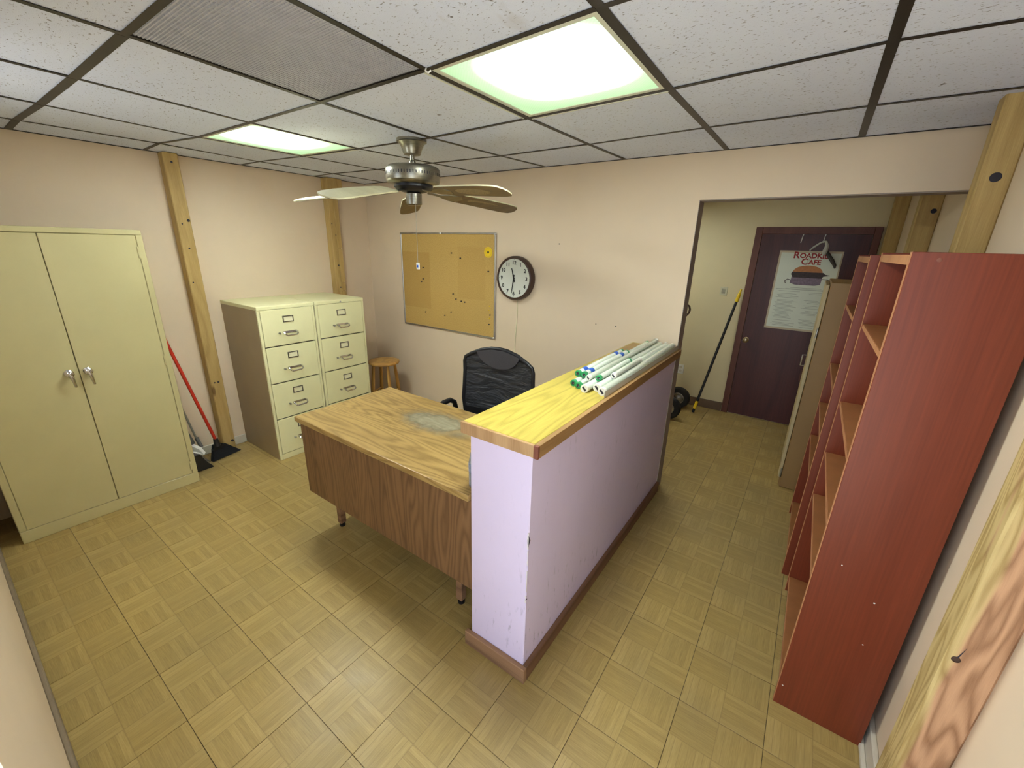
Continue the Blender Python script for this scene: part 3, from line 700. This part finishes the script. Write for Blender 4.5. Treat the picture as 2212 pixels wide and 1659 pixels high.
def hand(name, ang, ln, w, y):
    d = Vector((math.sin(ang), 0, math.cos(ang))); s_ = Vector((d.z, 0, -d.x))
    c_ = Vector((kx, y, kz))
    MB().prism([c_-d*.03-s_*w, c_-d*.03+s_*w, c_+d*ln+s_*w*.5, c_+d*ln-s_*w*.5], (0, -.0012, 0)).build(name, 'ink', ck)
hand('hour_hand', math.radians(30*11.5), .082, .007, -.056)
hand('minute_hand', math.radians(6*31.5), .122, .0052, -.058)
MB().lathe([(0, 0), (.008, 0), (.006, .006), (0, .007)], (kx, -.054, kz), 'Y', 14).build('hub', 'ink', ck, smooth=True)
tag(MB().tube([(kx+.006, -.006, kz-kr+.004), (kx+.010, -.004, 1.20), (kx+.004, -.004, 1.10), (kx-.004, -.004, .98), (kx-.006, -.004, .86), (kx, -.004, .62), (kx-.01, -.004, .35)], .0032, 8).build('clock_cord', 'cardlabel', None, smooth=True),
    'thin tan cord hanging down the wall below the clock', 'cord')

# ------------------------------------------------------------------ ceiling fan
fx, fy = -1.243, -1.175
fn = thing('ceiling_fan', 'five-blade pewter ceiling fan hanging from the tiles', 'fan', (fx, fy, 2.268))
MB().lathe([(.020, 2.196), (.044, 2.198), (.048, 2.206), (.050, 2.216), (.058, 2.236), (.068, 2.250), (.072, 2.256), (.080, 2.258), (.080, 2.274), (.0, 2.275)], (fx, fy, 0), 'Z', 40).build('canopy', 'pewter', fn, smooth=True)
MB().cyl((fx, fy, 2.14), (fx, fy, 2.20), .0115, n=14).lathe([(.0, 2.138), (.016, 2.138), (.018, 2.146), (.017, 2.165), (.0125, 2.17), (0, 2.171)], (fx, fy, 0), 'Z', 20).build('down_rod', 'pewter', fn, smooth=True)
mo = MB().lathe([(0, 2.048), (.118, 2.048), (.132, 2.052), (.142, 2.060), (.146, 2.068), (.146, 2.120), (.143, 2.130), (.132, 2.138), (.10, 2.141), (.02, 2.142), (0, 2.142)], (fx, fy, 0), 'Z', 56).build('motor_housing', 'pewter', fn, smooth=True)
m = MB()
for k in range(60):
    a = 2*math.pi*k/60; rot = Matrix.Translation((fx, fy, 0)) @ Matrix.Rotation(a, 4, 'Z')
    m.box(.1450, .1464, -.0022, .0022, 2.092, 2.106, rot)
m.build('vent_slots', 'hole', mo)
MB().lathe([(0, 2.010), (.060, 2.012), (.092, 2.022), (.105, 2.036), (.105, 2.048), (0, 2.048)], (fx, fy, 0), 'Z', 40).build('rotor_plate', 'black', fn, smooth=True)
sw = MB().lathe([(0, 1.944), (.034, 1.944), (.042, 1.950), (.043, 1.958), (.043, 2.004), (.036, 2.010), (0, 2.012)], (fx, fy, 0), 'Z', 36).build('switch_housing', 'pewter', fn, smooth=True)
def blade(angle, droop, pitch=13):
    R = Matrix.Translation((fx, fy, 2.014)) @ Matrix.Rotation(math.radians(angle), 4, 'Z')
    tp = math.tan(math.radians(pitch))
    def P(r, s_, dz=0):                     # radial r, across s_, pitched and drooping
        return R @ Vector((r, s_, -tp*s_ - droop*(max(0, r-.1)/.57)**1.3 + dz))
    prof = [(.205, .040), (.225, .055), (.27, .060), (.40, .065), (.54, .069), (.62, .066), (.655, .056), (.672, .034), (.678, .0)]
    rows = [(r, w, dz) for r, w in prof for dz in (0,)]
    vs = []; fs = []; n = len(prof)
    for dz in (.003, -.003):
        for r, w in prof: vs += [P(r, w, dz), P(r, w*.33, dz), P(r, -w*.33, dz), P(r, -w, dz)]
    for i in range(n-1):
        for k in range(3):
            a = i*4+k; fs.append((a, a+1, a+5, a+4)); a += n*4; fs.append((a, a+4, a+5, a+1))
        a = i*4; fs.append((a, a+4, a+4+n*4, a+n*4)); a = i*4+3; fs.append((a, a+n*4, a+4+n*4, a+4))
    fs.append((0, n*4, n*4+1, 1)); fs.append((1, n*4+1, n*4+2, 2)); fs.append((2, n*4+2, n*4+3, 3))
    b_ = MB().add(vs, fs).build('blade', 'blade_top', fn, smooth=True)
    poly = [P(.45+.115*math.cos(t), .038*math.sin(t), -.0035) for t in [2*math.pi*k/24 for k in range(24)]]
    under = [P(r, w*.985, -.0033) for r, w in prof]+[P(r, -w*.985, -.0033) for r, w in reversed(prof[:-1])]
    MB().prism(under, (0, 0, -.0012)).build('underside_shade', 'blade_under', b_)  # thin brown plate added so the underside looks shaded
    poly = [v_+Vector((0, 0, -.0012)) for v_ in poly]
    MB().prism(poly, (0, 0, -.0012)).build('cane_insert', 'cane', b_)
    top = [P(.085, .014, .004), P(.15, .010, -.004), P(.20, .036, -.0035), P(.275, .040, -.0035), P(.30, .0, -.0035), P(.275, -.040, -.0035), P(.20, -.036, -.0035), P(.15, -.010, -.004), P(.085, -.014, .004)]
    MB().prism(top, (0, 0, -.004)).build('blade_iron', 'pewter', b_)
for k, dr in enumerate((.065, .055, .092, .030, .052)):     # C, B, A, E, D
    blade(140.7+72*k, dr)
pts = [(fx+.03, fy-.02, 1.946)]+[(fx+.03+.001*math.sin(k), fy-.02, 1.946-k*.028) for k in range(1, 12)]
MB().tube(pts, .0014, 6).build('pull_chain', 'chain', fn)
MB().box(fx+.018, fx+.042, fy-.024, fy-.016, 1.60, 1.638).build('chain_tag', 'white', fn, .004, True, 2)
MB().box(fx+.023, fx+.037, fy-.0255, fy-.0145, 1.610, 1.626).build('tag_print', 'blue_tape', fn, .002)

# ------------------------------------------------------------------ desk
dx0, dx1, dy0, dy1, dz = -1.600, -.287, -1.832, -1.150, .786
dk = thing('desk', 'worn oak-laminate office desk against the half wall', 'desk', ((dx0+dx1)/2, (dy0+dy1)/2, 0))
MB().box(dx0, dx1, dy0, dy1, dz-.030, dz).build('desk_top', 'oak_top', dk, .004, False, 2)
MB().box(dx0+.004, dx1-.004, dy0+.028, dy0+.046, .285, dz-.030).build('modesty_panel', 'oak_panel', dk, .0015)
MB().box(dx0+.010, dx0+.028, dy0+.046, dy1-.02, .285, dz-.030).build('side_panel', 'oak_panel', dk, .0015)
MB().box(dx1-.026, dx1-.008, dy0+.046, dy1-.02, .285, dz-.030).build('side_panel', 'oak_panel', dk, .0015)
for px0, px1 in ((dx0+.028, -1.21), (-.585, dx1-.026)):
    pe = MB().box(px0, px1, dy0+.20, dy1-.045, .285, dz-.032).build('pedestal', 'oak_panel', dk, .002)
    for z0, z1 in ((.295, .52), (.53, .635), (.645, .745)):
        dr = MB().box(px0+.008, px1-.008, dy1-.045, dy1-.025, z0, z1).build('drawer_front', 'oak_panel', pe, .002)
for lx in (-1.50, -.475):
    for ly in (-1.675, -1.235):
        lgm = MB().box(lx-.019, lx+.019, ly-.019, ly+.019, .025, .287).build('leg', 'base_wood', dk, .003)
        MB().lathe([(0, 0), (.018, 0), (.018, .012), (.007, .016), (.007, .026), (0, .026)], (lx, ly, 0), 'Z', 14).build('glide', 'black', lgm, smooth=True)
# worn grey area on the top: bare substrate showing through
def worn():
    t = NT('worn_grey_patch'); p = t.obj(); n = t.noise(p, 9, 5, .65); g_ = t.noise(t.mapv(p, (.2, 1, 1)), 60, 3)
    col = t.ramp(g_, [(.3, L(146, 140, 112)), (.7, L(178, 172, 146))])
    sp = t.n('SeparateXYZ'); t.set(sp.inputs[0], p)
    ex = t.math('DIVIDE', sp.outputs[0], .33); ey = t.math('DIVIDE', sp.outputs[1], .155)
    rad = t.math('SQRT', t.math('ADD', t.math('POWER', ex, 2), t.math('POWER', ey, 2)))
    al = t.ramp(t.math('ADD', rad, t.math('MULTIPLY', t.math('SUBTRACT', n, .5), 1.1)), [(.35, (.78, .78, .78)), (.95, (0, 0, 0))])
    t.set(t.b.inputs['Alpha'], al)
    return t.out(col, .5, 0, .3)
M['worn'] = worn()
wp = MB().add([(-.38, -.20, 0), (.38, -.20, 0), (.38, .20, 0), (-.38, .20, 0)], [(0, 1, 2, 3)]).build('worn_patch', 'worn', dk, local=True)
wp.location = Vector((-.90, -1.385, dz+.0006))-dk.location
# glass jar behind the half wall corner
jr = thing('jar', 'small glass jar with a blue label at the desk end', 'jar', (-.3140, -1.755, dz))
MB().lathe([(0, 0), (.024, 0), (.026, .006), (.026, .115), (.022, .132), (.020, .150), (.0185, .150), (.0195, .130), (.0235, .113), (.0235, .008), (0, .006)], (-.3140, -1.755, dz), 'Z', 28).build('glass_body', 'glass', jr, smooth=True)
MB().lathe([(.0261, .072), (.0265, .073), (.0265, .108), (.0261, .109)], (-.3140, -1.755, dz), 'Z', 28).build('label_band', 'jar_label', jr, smooth=True)
MB().lathe([(0, .008), (.0228, .008), (.0228, .062), (0, .063)], (-.3140, -1.755, dz), 'Z', 24).build('contents', 'jar_dark', jr, smooth=True)

# ------------------------------------------------------------------ office chair (built facing -y at the origin)
ch = thing('office_chair', 'black mesh-back office chair behind the desk', 'chair', (-.865, -1.06, 0), rz=math.radians(4))
yb = .18                                                    # backrest plane
half = [(.175, .52), (.215, .58), (.255, .66), (.272, .74), (.268, .84), (.262, .94), (.262, 1.005), (.252, 1.035), (.215, 1.058), (.14, 1.092), (.06, 1.112), (0, 1.116)]
out = [(x, z) for x, z in half]+[(-x, z) for x, z in reversed(half[:-1])]
def yv(x, z): return yb+.05*((z-.52)/.6)-.35*x*x+.02*math.cos((z-.75)*6)
MB().tube([(x, yv(x, z), z) for x, z in out], .0125, 10, closed=True).build('back_frame', 'black', ch, smooth=True, local=True)
def sheet(z0, z1, inset, dy, nx=16, nz=22, th=.004, lens=None):
    vs = []; fs = []
    import bisect
    def hw(z):
        for (xa, za), (xb, zb_) in zip(half, half[1:]):
            if za <= z <= zb_: return xa+(xb-xa)*(z-za)/(zb_-za)
        return half[0][0] if z < half[0][1] else 0.0
    for side in (0, th):
        for i in range(nz+1):
            z = z0+(z1-z0)*i/nz; w = max(.004, hw(z)-inset) if lens is None else lens(z)
            for k in range(nx+1):
                x = -w+2*w*k/nx; vs.append((x, yv(x, z)+dy+side, z))
    n1 = (nx+1)*(nz+1)
    for i in range(nz):
        for k in range(nx):
            a = i*(nx+1)+k; fs.append((a, a+1, a+nx+2, a+nx+1)); a += n1; fs.append((a, a+nx+1, a+nx+2, a+1))
    for k in range(nx): fs.append((k, k+n1, k+1+n1, k+1)); a = nz*(nx+1)+k; fs.append((a, a+1, a+1+n1, a+n1))
    for i in range(nz): a = i*(nx+1); fs.append((a, a+nx+1, a+nx+1+n1, a+n1)); a += nx; fs.append((a, a+n1, a+nx+1+n1, a+nx+1))
    return MB().add(vs, fs)
sheet(.525, 1.112, .006, -.002).build('mesh_panel', 'mesh', ch, smooth=True, local=True)
sheet(.53, .69, .012, -.012, th=.010).build('lumbar_panel', 'black', ch, smooth=True, local=True)
def lens(z):
    t = (z-.985)/(1.108-.985); return max(.006, .165*math.sqrt(max(0, 1-(1-t)**2))) if t < .45 else max(.006, min(.165*math.sqrt(max(0, 1-(1-t)**2)), {0: .165}.get(1, .165), .012+(1.116-z)*4.6))
sheet(.985, 1.108, 0, -.016, th=.012, lens=lens).build('headrest_pad', 'pad', ch, smooth=True, local=True)
MB().box(-.225, .225, -.27, .20, .455, .515).build('seat', 'mesh', ch, .025, True, 4, local=True)
MB().box(-.19, .19, -.2, .16, .435, .456).build('seat_pan', 'black', ch, .004, local=True)
for s_ in (-1, 1):
    X = .292*s_
    pts = [(X*.75, .10, .452), (X, .11, .47), (X, .13, .56), (X, .135, .66), (X, .115, .725), (X, .07, .752), (X, 0, .752), (X, -.05, .735), (X, -.08, .70), (X, -.085, .62), (X, -.07, .52), (X*.96, -.05, .465), (X*.75, -.05, .452)]
    MB().tube(pts, .017, 12).build('armrest', 'black', ch, smooth=True, local=True)
MB().box(-.04, .04, .14, .20, .40, .56).build('back_bracket', 'black', ch, .01, local=True)
MB().cyl((0, 0, .09), (0, 0, .44), .026, n=18).build('gas_column', 'black', ch, smooth=True, local=True)
for k in range(5):
    a = math.radians(72*k+20); d = Vector((math.cos(a), math.sin(a), 0)); s_ = Vector((-d.y, d.x, 0))
    MB().hexa([Vector((0, 0, .075))-s_*.025, d*.27-s_*.014+Vector((0, 0, .06)), d*.27+s_*.014+Vector((0, 0, .06)), Vector((0, 0, .075))+s_*.025],
              [Vector((0, 0, .115))-s_*.025, d*.27-s_*.014+Vector((0, 0, .078)), d*.27+s_*.014+Vector((0, 0, .078)), Vector((0, 0, .115))+s_*.025]).build('base_arm', 'black', ch, .003, local=True)
    c_ = d*.26+Vector((0, 0, .028))
    MB().cyl(c_-s_*.024, c_-s_*.006, .027, n=16).cyl(c_+s_*.006, c_+s_*.024, .027, n=16).cyl(c_+Vector((0, 0, .0)), c_+Vector((0, 0, .04)), .006, n=8).build('caster', 'rubber', ch, smooth=True, local=True)

# ------------------------------------------------------------------ fluorescent tubes on the partition cap
CZ = 1.106
tag(box('cardboard_sheet', 'card', None, -.296, -.205, -.62, -.03, CZ, CZ+.003), 'flat strip of brown cardboard on the cap behind the tubes', 'cardboard')
tag(box('clear_sleeve', 'clear', None, .010, .0115, -1.245, -.012, CZ, CZ+.030), 'clear plastic strip along the cap edge beside the tubes', 'plastic strip')
def lamp_tube(label, a, b_, r, cap, body='tube', tape=()):
    a, b_ = Vector(a), Vector(b_); d = (b_-a).normalized()
    t = thing('fluorescent_tube', label, 'tube', (a+b_)/2, 'fluorescent tubes on the half wall')
    MB().cyl(a+d*.018, b_-d*.018, r, n=20).build('glass_tube', body, t, smooth=True)
    for p, e in ((a, d), (b_, -d)):
        w = MB().cyl(p, p+e*.020, r*1.04, n=20).build('end_cap', cap, t, .0012, True)
        s_ = Vector((0, 0, 1)).cross(e).normalized()
        if cap == 'green_cap':
            MB().cyl(p-e*.0006, p+e*.002, r*.55, n=14).build('pin_base', 'hole', w)
            m = MB()
            for q in (-1, 1): m.cyl(p-e*.008+s_*q*.006, p+s_*q*.006, .0013, n=6)
            m.build('contact_pins', 'steel', w)
        else:
            up3 = (Vector((0, 0, 1))+s_*.9).normalized(); sd = e.cross(up3).normalized()
            c0 = p-e*.0008
            MB().prism([c0-up3*r*.62-sd*r*.26, c0+up3*r*.62-sd*r*.26, c0+up3*r*.62+sd*r*.26, c0-up3*r*.62+sd*r*.26], e*.002).build('pin_base', 'hole', w)
    return t
R8, R12 = .0155, .019
lamp_tube('green-capped tube on the cap at the far left of the pile', (-.178, -1.184, CZ+R8), (-.196, -.03, CZ+R8), R8, 'green_cap')
lamp_tube('green-capped tube on the cap beneath the blue-taped pair', (-.142, -1.202, CZ+R8), (-.157, -.02, CZ+R8), R8, 'green_cap')
lamp_tube('thick white-capped tube leftmost of the three thick ones', (-.093, -1.238, CZ+R12), (-.109, -.03, CZ+R12), R12, 'white')
lamp_tube('thick white-capped tube between the two other thick ones', (-.053, -1.188, CZ+R12), (-.068, -.02, CZ+R12), R12, 'white')
lamp_tube('thick white-capped tube nearest the cap edge', (-.0125, -1.225, CZ+R12), (-.027, -.015, CZ+R12), R12, 'white', 'tube_clear')
lamp_tube('pale thin tube lying between the green-capped and thick ones', (-.1175, -1.150, 1.1515), (-.1325, -.04, 1.1515), .0140, 'white', 'tube_clear')
for lab, x in (('left tube of the short pair bound with blue tape', -.1885), ('right tube of the short pair bound with blue tape', -.1545)):
    tt = lamp_tube(lab, (x, -1.120, 1.1525), (x-.008, -.520, 1.1525), R8, 'green_cap')
    for ya in (-1.045, -.625):
        xx = x-.008*(ya+1.12)/.6
        MB().cyl((xx, ya-.022, 1.1525), (xx-.0005, ya+.022, 1.1525), R8*1.045, n=20, caps=False).build('blue_tape', 'blue_tape', tt, smooth=True)
lamp_tube('short green-capped tube on top of the thick ones', (-.074, -1.130, 1.1538), (-.079, -.705, 1.1538), .0145, 'green_cap')
lamp_tube('short tube with a cream end on top near the cap edge', (-.033, -1.045, 1.1538), (-.0385, -.650, 1.1538), .0145, 'white', 'tube_clear')

# ------------------------------------------------------------------ bookcases
def bookcase(label, x0, x1, y0, y1, h):
    b_ = thing('bookcase', label, 'bookcase', ((x0+x1)/2, (y0+y1)/2, 0), 'red open bookcases')
    th = .019
    for a, n_ in ((y0, 0), (y1-th, 1)):
        s_ = MB().box(x0+.002, x1, a, a+th, 0, h).build('side_panel', 'cherry', b_, .0015)
        MB().box(x0, x0+.002, a+.001, a+th-.001, .001, h-.001).build('edge_strip', 'cherry_edge', s_)
    MB().box(x1-.006, x1-.002, y0+th, y1-th, .06, h-.005).build('back_panel', 'cherry', b_)
    for zt in (1.46, 1.10, .84, .61, .095):
        s_ = MB().box(x0+.006, x1-.006, y0+th, y1-th, zt-.019, zt).build('shelf', 'shelf_top', b_, .001)
        MB().box(x0+.004, x0+.006, y0+th, y1-th, zt-.0185, zt-.0005).build('edge_strip', 'cherry_edge', s_)
    MB().box(x0+.03, x0+.045, y0+th, y1-th, 0, .076).build('toe_kick', 'cherry', b_)
    s_ = MB().box(x0+.004, x1-.006, y0+th, y1-th, h-.036, h-.008).build('top_board', 'cherry', b_, .001)
    MB().box(x0+.002, x0+.004, y0+th, y1-th, h-.036, h-.008).build('edge_strip', 'cherry_edge', s_)
    return b_
b1 = bookcase('tall red-brown bookcase with a scratched side, nearest the entrance', .8785, 1.160, -1.287, -.545, 1.755)
for y_, z_, r_ in ((-1.287, 1.735, .006), (-1.287, .72, .0025), (-1.287, .44, .0025), (-1.287, .62, .003), (-1.287, .10, .003)):
    x_ = {1.735: .94, .72: .95, .44: 1.07, .62: 1.06, .10: .895}[z_]
    MB().lathe([(0, 0), (r_, 0), (r_*.7, .0006), (0, .0008)], (x_, y_, z_), 'Y', 10).build('screw_cap', 'red_wood' if r_ > .005 else 'white', b1)
bookcase('red-brown bookcase standing between the nearer bookcase and the brown-sided cabinet', .853, 1.098, -.430, .310, 1.745)

# ------------------------------------------------------------------ brown metal cabinet in the hall
bc = thing('metal_cabinet', 'brown-sided steel cabinet standing behind the bookcases', 'cabinet', (.93, .97, 0))
MB().box(.766, 1.085, .660, 1.28, .0, 1.565).build('body', 'brown_cab', bc, .004)
d = MB().box(.742, .763, .664, 1.276, .075, 1.548).build('door', 'cream_door', bc, .003)
for z in (1.22, .12): MB().cyl((.758, .659, z-.035), (.758, .659, z+.035), .006, n=10).build('hinge', 'steel', bc, smooth=True)
MB().box(.756, .767, .668, 1.272, .01, .075).build('kick_plate', 'brown_cab', bc)
MB().tube([(.742, 1.22, .95), (.715, 1.22, .95), (.715, 1.22, .86), (.742, 1.22, .86)], .006, 8).build('handle', 'chrome', d, smooth=True)

# ------------------------------------------------------------------ hall door
dr = tag(bpy.data.objects.new('door_1', None), 'dark brown wooden door at the end of the hall', 'door', kind='structure'); COL.objects.link(dr); dr.location = (.58, 2.15, 0)
FX0, FX1, FZ = .090, 1.074, 1.985
MB().box(FX0, FX0+.062, 2.128, 2.150, 0, FZ).build('frame_post', 'door_frame', dr, .003)
MB().box(FX1-.055, FX1, 2.128, 2.150, 0, FZ).build('frame_post', 'door_frame', dr, .003)
MB().box(FX0+.062, FX1-.055, 2.128, 2.150, FZ-.062, FZ).build('frame_head', 'door_frame', dr, .003)
sl = MB().box(FX0+.064, FX1-.057, 2.136, 2.150, .008, FZ-.064).build('door_slab', 'door', dr, .001)
MB().lathe([(0, 0), (.028, 0), (.028, .005), (.012, .010), (.011, .028), (.022, .036), (.028, .048), (.026, .060), (.015, .066), (0, .067)], (.196, 2.136, .855), 'Y', 24).build('door_knob', 'brass', sl, smooth=True)
MB().box(.74, .80, 2.1335, 2.136, .50, .62).build('kick_scuff', 'door_frame', sl)
# poster
px0, px1, pz0, pz1, py = .335, .842, 1.005, 1.770, 2.1335
po = thing('poster', 'cream joke menu poster with a burger on the dark door', 'poster', ((px0+px1)/2, py, pz0))
MB().box(px0, px1, py, py+.0015, pz0, pz1).build('sheet', 'poster_edge', po)
MB().box(px0+.016, px1-.012, py-.0006, py, pz0+.02, pz1-.018).build('printed_area', 'poster', po)
W_, H_ = px1-px0, pz1-pz0
def tp(u, v, y=-.0010): return Matrix.Translation((W_*(u-.5), y, H_*v)) @ ry
text_mesh('heading', 'R', .085, 'red_ink', po, tp(.285, .945), .0003, .0022)
text_mesh('heading', 'OADKILL', .062, 'red_ink', po, tp(.590, .941), .0003, .0024)
text_mesh('heading', 'C', .080, 'red_ink', po, tp(.435, .868), .0003, .0022)
text_mesh('heading', 'AFE', .060, 'red_ink', po, tp(.595, .864), .0003, .0024)
def pq(u, v): return (px0+W_*u, py-.0008, pz0+H_*v)
def shape(name, mat, pts, dy=-.0003): MB().prism([(p[0], p[1]+dy, p[2]) for p in (pq(*q) for q in pts)], (0, -.0003, 0)).build(name, mat, po)
shape('burger_bun', 'bun', [(.52+.235*math.cos(t), .745+.082*math.sin(t)) for t in [math.pi*k/14 for k in range(15)]])
shape('burger_filling', 'patty', [(.27, .745), (.77, .745), (.80, .725), (.88, .715), (.78, .700), (.76, .675), (.30, .675), (.26, .715)], -.0005)
shape('burger_base', 'violet', [(.28, .69), (.77, .69), (.76, .60), (.68, .585), (.36, .585), (.27, .605)], -.0002)
for pts in ([(.28, .64), (.22, .65), (.18, .625), (.20, .60)], [(.77, .665), (.86, .665), (.90, .64), (.89, .60)]):
    MB().tube([pq(*q) for q in pts], .0035, 6).build('burger_tail', 'patty', po)
m = MB(); rl = random.Random(5)
def line(u0, u1, v, hgt=.0035):
    a, b_ = pq(u0, v), pq(u1, v); m.box(a[0], b_[0], py-.0020, py-.0008, a[2]-hgt/2, a[2]+hgt/2)
line(.06, .94, .525, .004); line(.30, .80, .548); line(.22, .88, .535, .002)
v = .50
while v > .05:
    if rl.random() > .15: line(.08+rl.uniform(0, .05), .42+rl.uniform(-.06, .08), v, .0028)
    if rl.random() > .3: line(.55+rl.uniform(0, .08), .86+rl.uniform(-.1, .05), v-.006, .0026)
    v -= .0165
m.build('printed_lines', 'grey_ink', po)
# hooks and rag over the door
for x, lab in ((.495, 'thin white hook over the door, empty'), (.669, 'thin white hook over the door holding the grey cloth')):
    tag(MB().tube([(x+.004, 2.1335, 1.925), (x, 2.130, 1.90), (x-.004, 2.126, 1.865), (x-.006, 2.118, 1.845), (x-.004, 2.110, 1.850)], .0035, 8).build('door_hook', 'white', None, smooth=True), lab, 'hook')
rg = thing('cloth_strap', 'pale cloth strap hanging from the door hook over the poster', 'strap', (.66, 2.0960, 1.70))
MB().tube([(.664, 2.0880, 1.856), (.64, 2.0880, 1.84), (.60, 2.0900, 1.805), (.575, 2.0940, 1.775)], .006, 8, rs=[.006, .008, .008, .005]).build('band', 'cloth', rg, smooth=True)
MB().tube([(.664, 2.0860, 1.858), (.685, 2.0880, 1.855), (.700, 2.0880, 1.82), (.695, 2.0900, 1.77), (.69, 2.0920, 1.74)], .012, 8, rs=[.008, .012, .016, .022, .016]).build('fold', 'cloth', rg, smooth=True)
MB().tube([(.705, 2.0920, 1.775), (.73, 2.0940, 1.735), (.765, 2.0980, 1.69), (.795, 2.1000, 1.645), (.80, 2.1020, 1.62)], .014, 8, rs=[.012, .016, .017, .013, .006]).build('dark_fold', 'dark_cloth', rg, smooth=True)
MB().tube([(.575, 2.0950, 1.778), (.60, 2.0950, 1.745), (.57, 2.0960, 1.715), (.595, 2.0970, 1.69), (.565, 2.0970, 1.655)], .003, 6).build('string', 'cloth', rg, smooth=True)

# hall wall plates
pl_ = thing('intercom_plate', 'small square slotted plate on the cream hall wall', 'wall plate', (-.107, 2.148, 1.30))
MB().box(-.142, -.072, 2.142, 2.150, 1.295, 1.385).build('plate', 'plate', pl_, .002)
for k in range(6): MB().box(-.128, -.090, 2.1405, 2.1425, 1.316+k*.009, 1.320+k*.009).build('slot', 'grille_slot', pl_)
pl_ = thing('wall_outlet', 'white duplex outlet low on the hall wall above the tyre', 'outlet', (-.421, 2.148, .35))
MB().box(-.458, -.384, 2.143, 2.150, .352, .462).build('cover_plate', 'white', pl_, .002)
for z in (.385, .43): MB().lathe([(0, 0), (.017, 0), (.016, .002), (0, .0022)], (-.421, 2.143, z), 'Y', 18).build('socket', 'white_trim', pl_, smooth=True)

# extension pole leaning by the door frame
pa, pb = Vector((-.155, 1.86, .012)), Vector((.062, 2.112, 1.375))
pd = (pb-pa).normalized()
ep = thing('extension_pole', 'black pole with yellow ends leaning beside the brown door', 'pole', (pa.x, pa.y, 0))
MB().cyl(pa+pd*.13, pb-pd*.13, .0135, n=14).build('shaft', 'black', ep, smooth=True)
MB().cyl(pa+pd*.045, pa+pd*.135, .0165, n=14).build('collar', 'yellow', ep, smooth=True)
MB().cyl(pa, pa+pd*.047, .014, n=14).build('foot_tip', 'black', ep, smooth=True)
MB().tube([pb-pd*.135, pb-pd*.06, pb-pd*.04, pb], .017, 14, rs=[.0175, .0175, .012, .009]).build('threaded_tip', 'yellow', ep, smooth=True)

# hand truck behind the opening
ht = thing('hand_truck', 'hand truck with black tyres half hidden behind the opening', 'hand truck', (-.42, 1.72, 0))
for y_ in (1.52, 1.92):
    s_ = -1
    w = MB().lathe([(.066, -.034), (.092, -.040), (.115, -.036), (.125, -.018), (.127, 0), (.125, .018), (.115, .036), (.092, .040), (.066, .034), (.060, 0), (.066, -.034)], (-.345, y_, .127), 'Y', 40, False).build('tyre', 'rubber', ht, smooth=True)
    rim = MB().lathe([(0, -.03), (.03, -.03), (.062, -.026), (.066, -.034), (.066, .034), (.062, .036), (.056, .030), (.050, .016), (.030, .012), (.022, .034), (.012, .040), (0, .041)], (-.345, y_, .127), 'Y', 28).build('rim', 'alu', w, smooth=True)
    MB().lathe([(0, 0), (.012, 0), (.011, .008), (0, .009)], (-.345, y_-.041, .127), 'Y', 12).build('hub_cap', 'steel', w, smooth=True)
MB().cyl((-.345, 1.50, .127), (-.345, 1.94, .127), .008, n=12).build('axle', 'steel', ht, smooth=True)
for y_ in (1.60, 1.84):
    MB().tube([(-.52, y_, .02), (-.49, y_, .5), (-.47, y_, 1.0)], .013, 10).build('frame_rail', 'brown_case', ht, smooth=True)
    MB().tube([(-.51, y_, .22), (-.42, y_, .20), (-.345, y_, .127)], .009, 8).build('axle_bracket', 'brown_case', ht, smooth=True)
for z_ in (.3, .65, .98): MB().cyl((-.50+.02*z_, 1.60, z_), (-.50+.02*z_, 1.84, z_), .011, n=10).build('cross_bar', 'brown_case', ht, smooth=True)
MB().tube([(-.47, 1.72, .98), (-.44, 1.74, 1.01), (-.385, 1.78, 1.07), (-.352, 1.80, 1.115), (-.345, 1.80, 1.15), (-.356, 1.80, 1.185), (-.385, 1.79, 1.205), (-.43, 1.77, 1.205), (-.47, 1.74, 1.18), (-.48, 1.72, 1.10), (-.47, 1.72, .98)], .011, 10).build('loop_handle', 'brown_case', ht, smooth=True)
MB().box(-.80, -.52, 1.56, 1.88, .012, .020).box(-.526, -.518, 1.56, 1.88, .012, .14).build('toe_plate', 'brown_case', ht, .002)
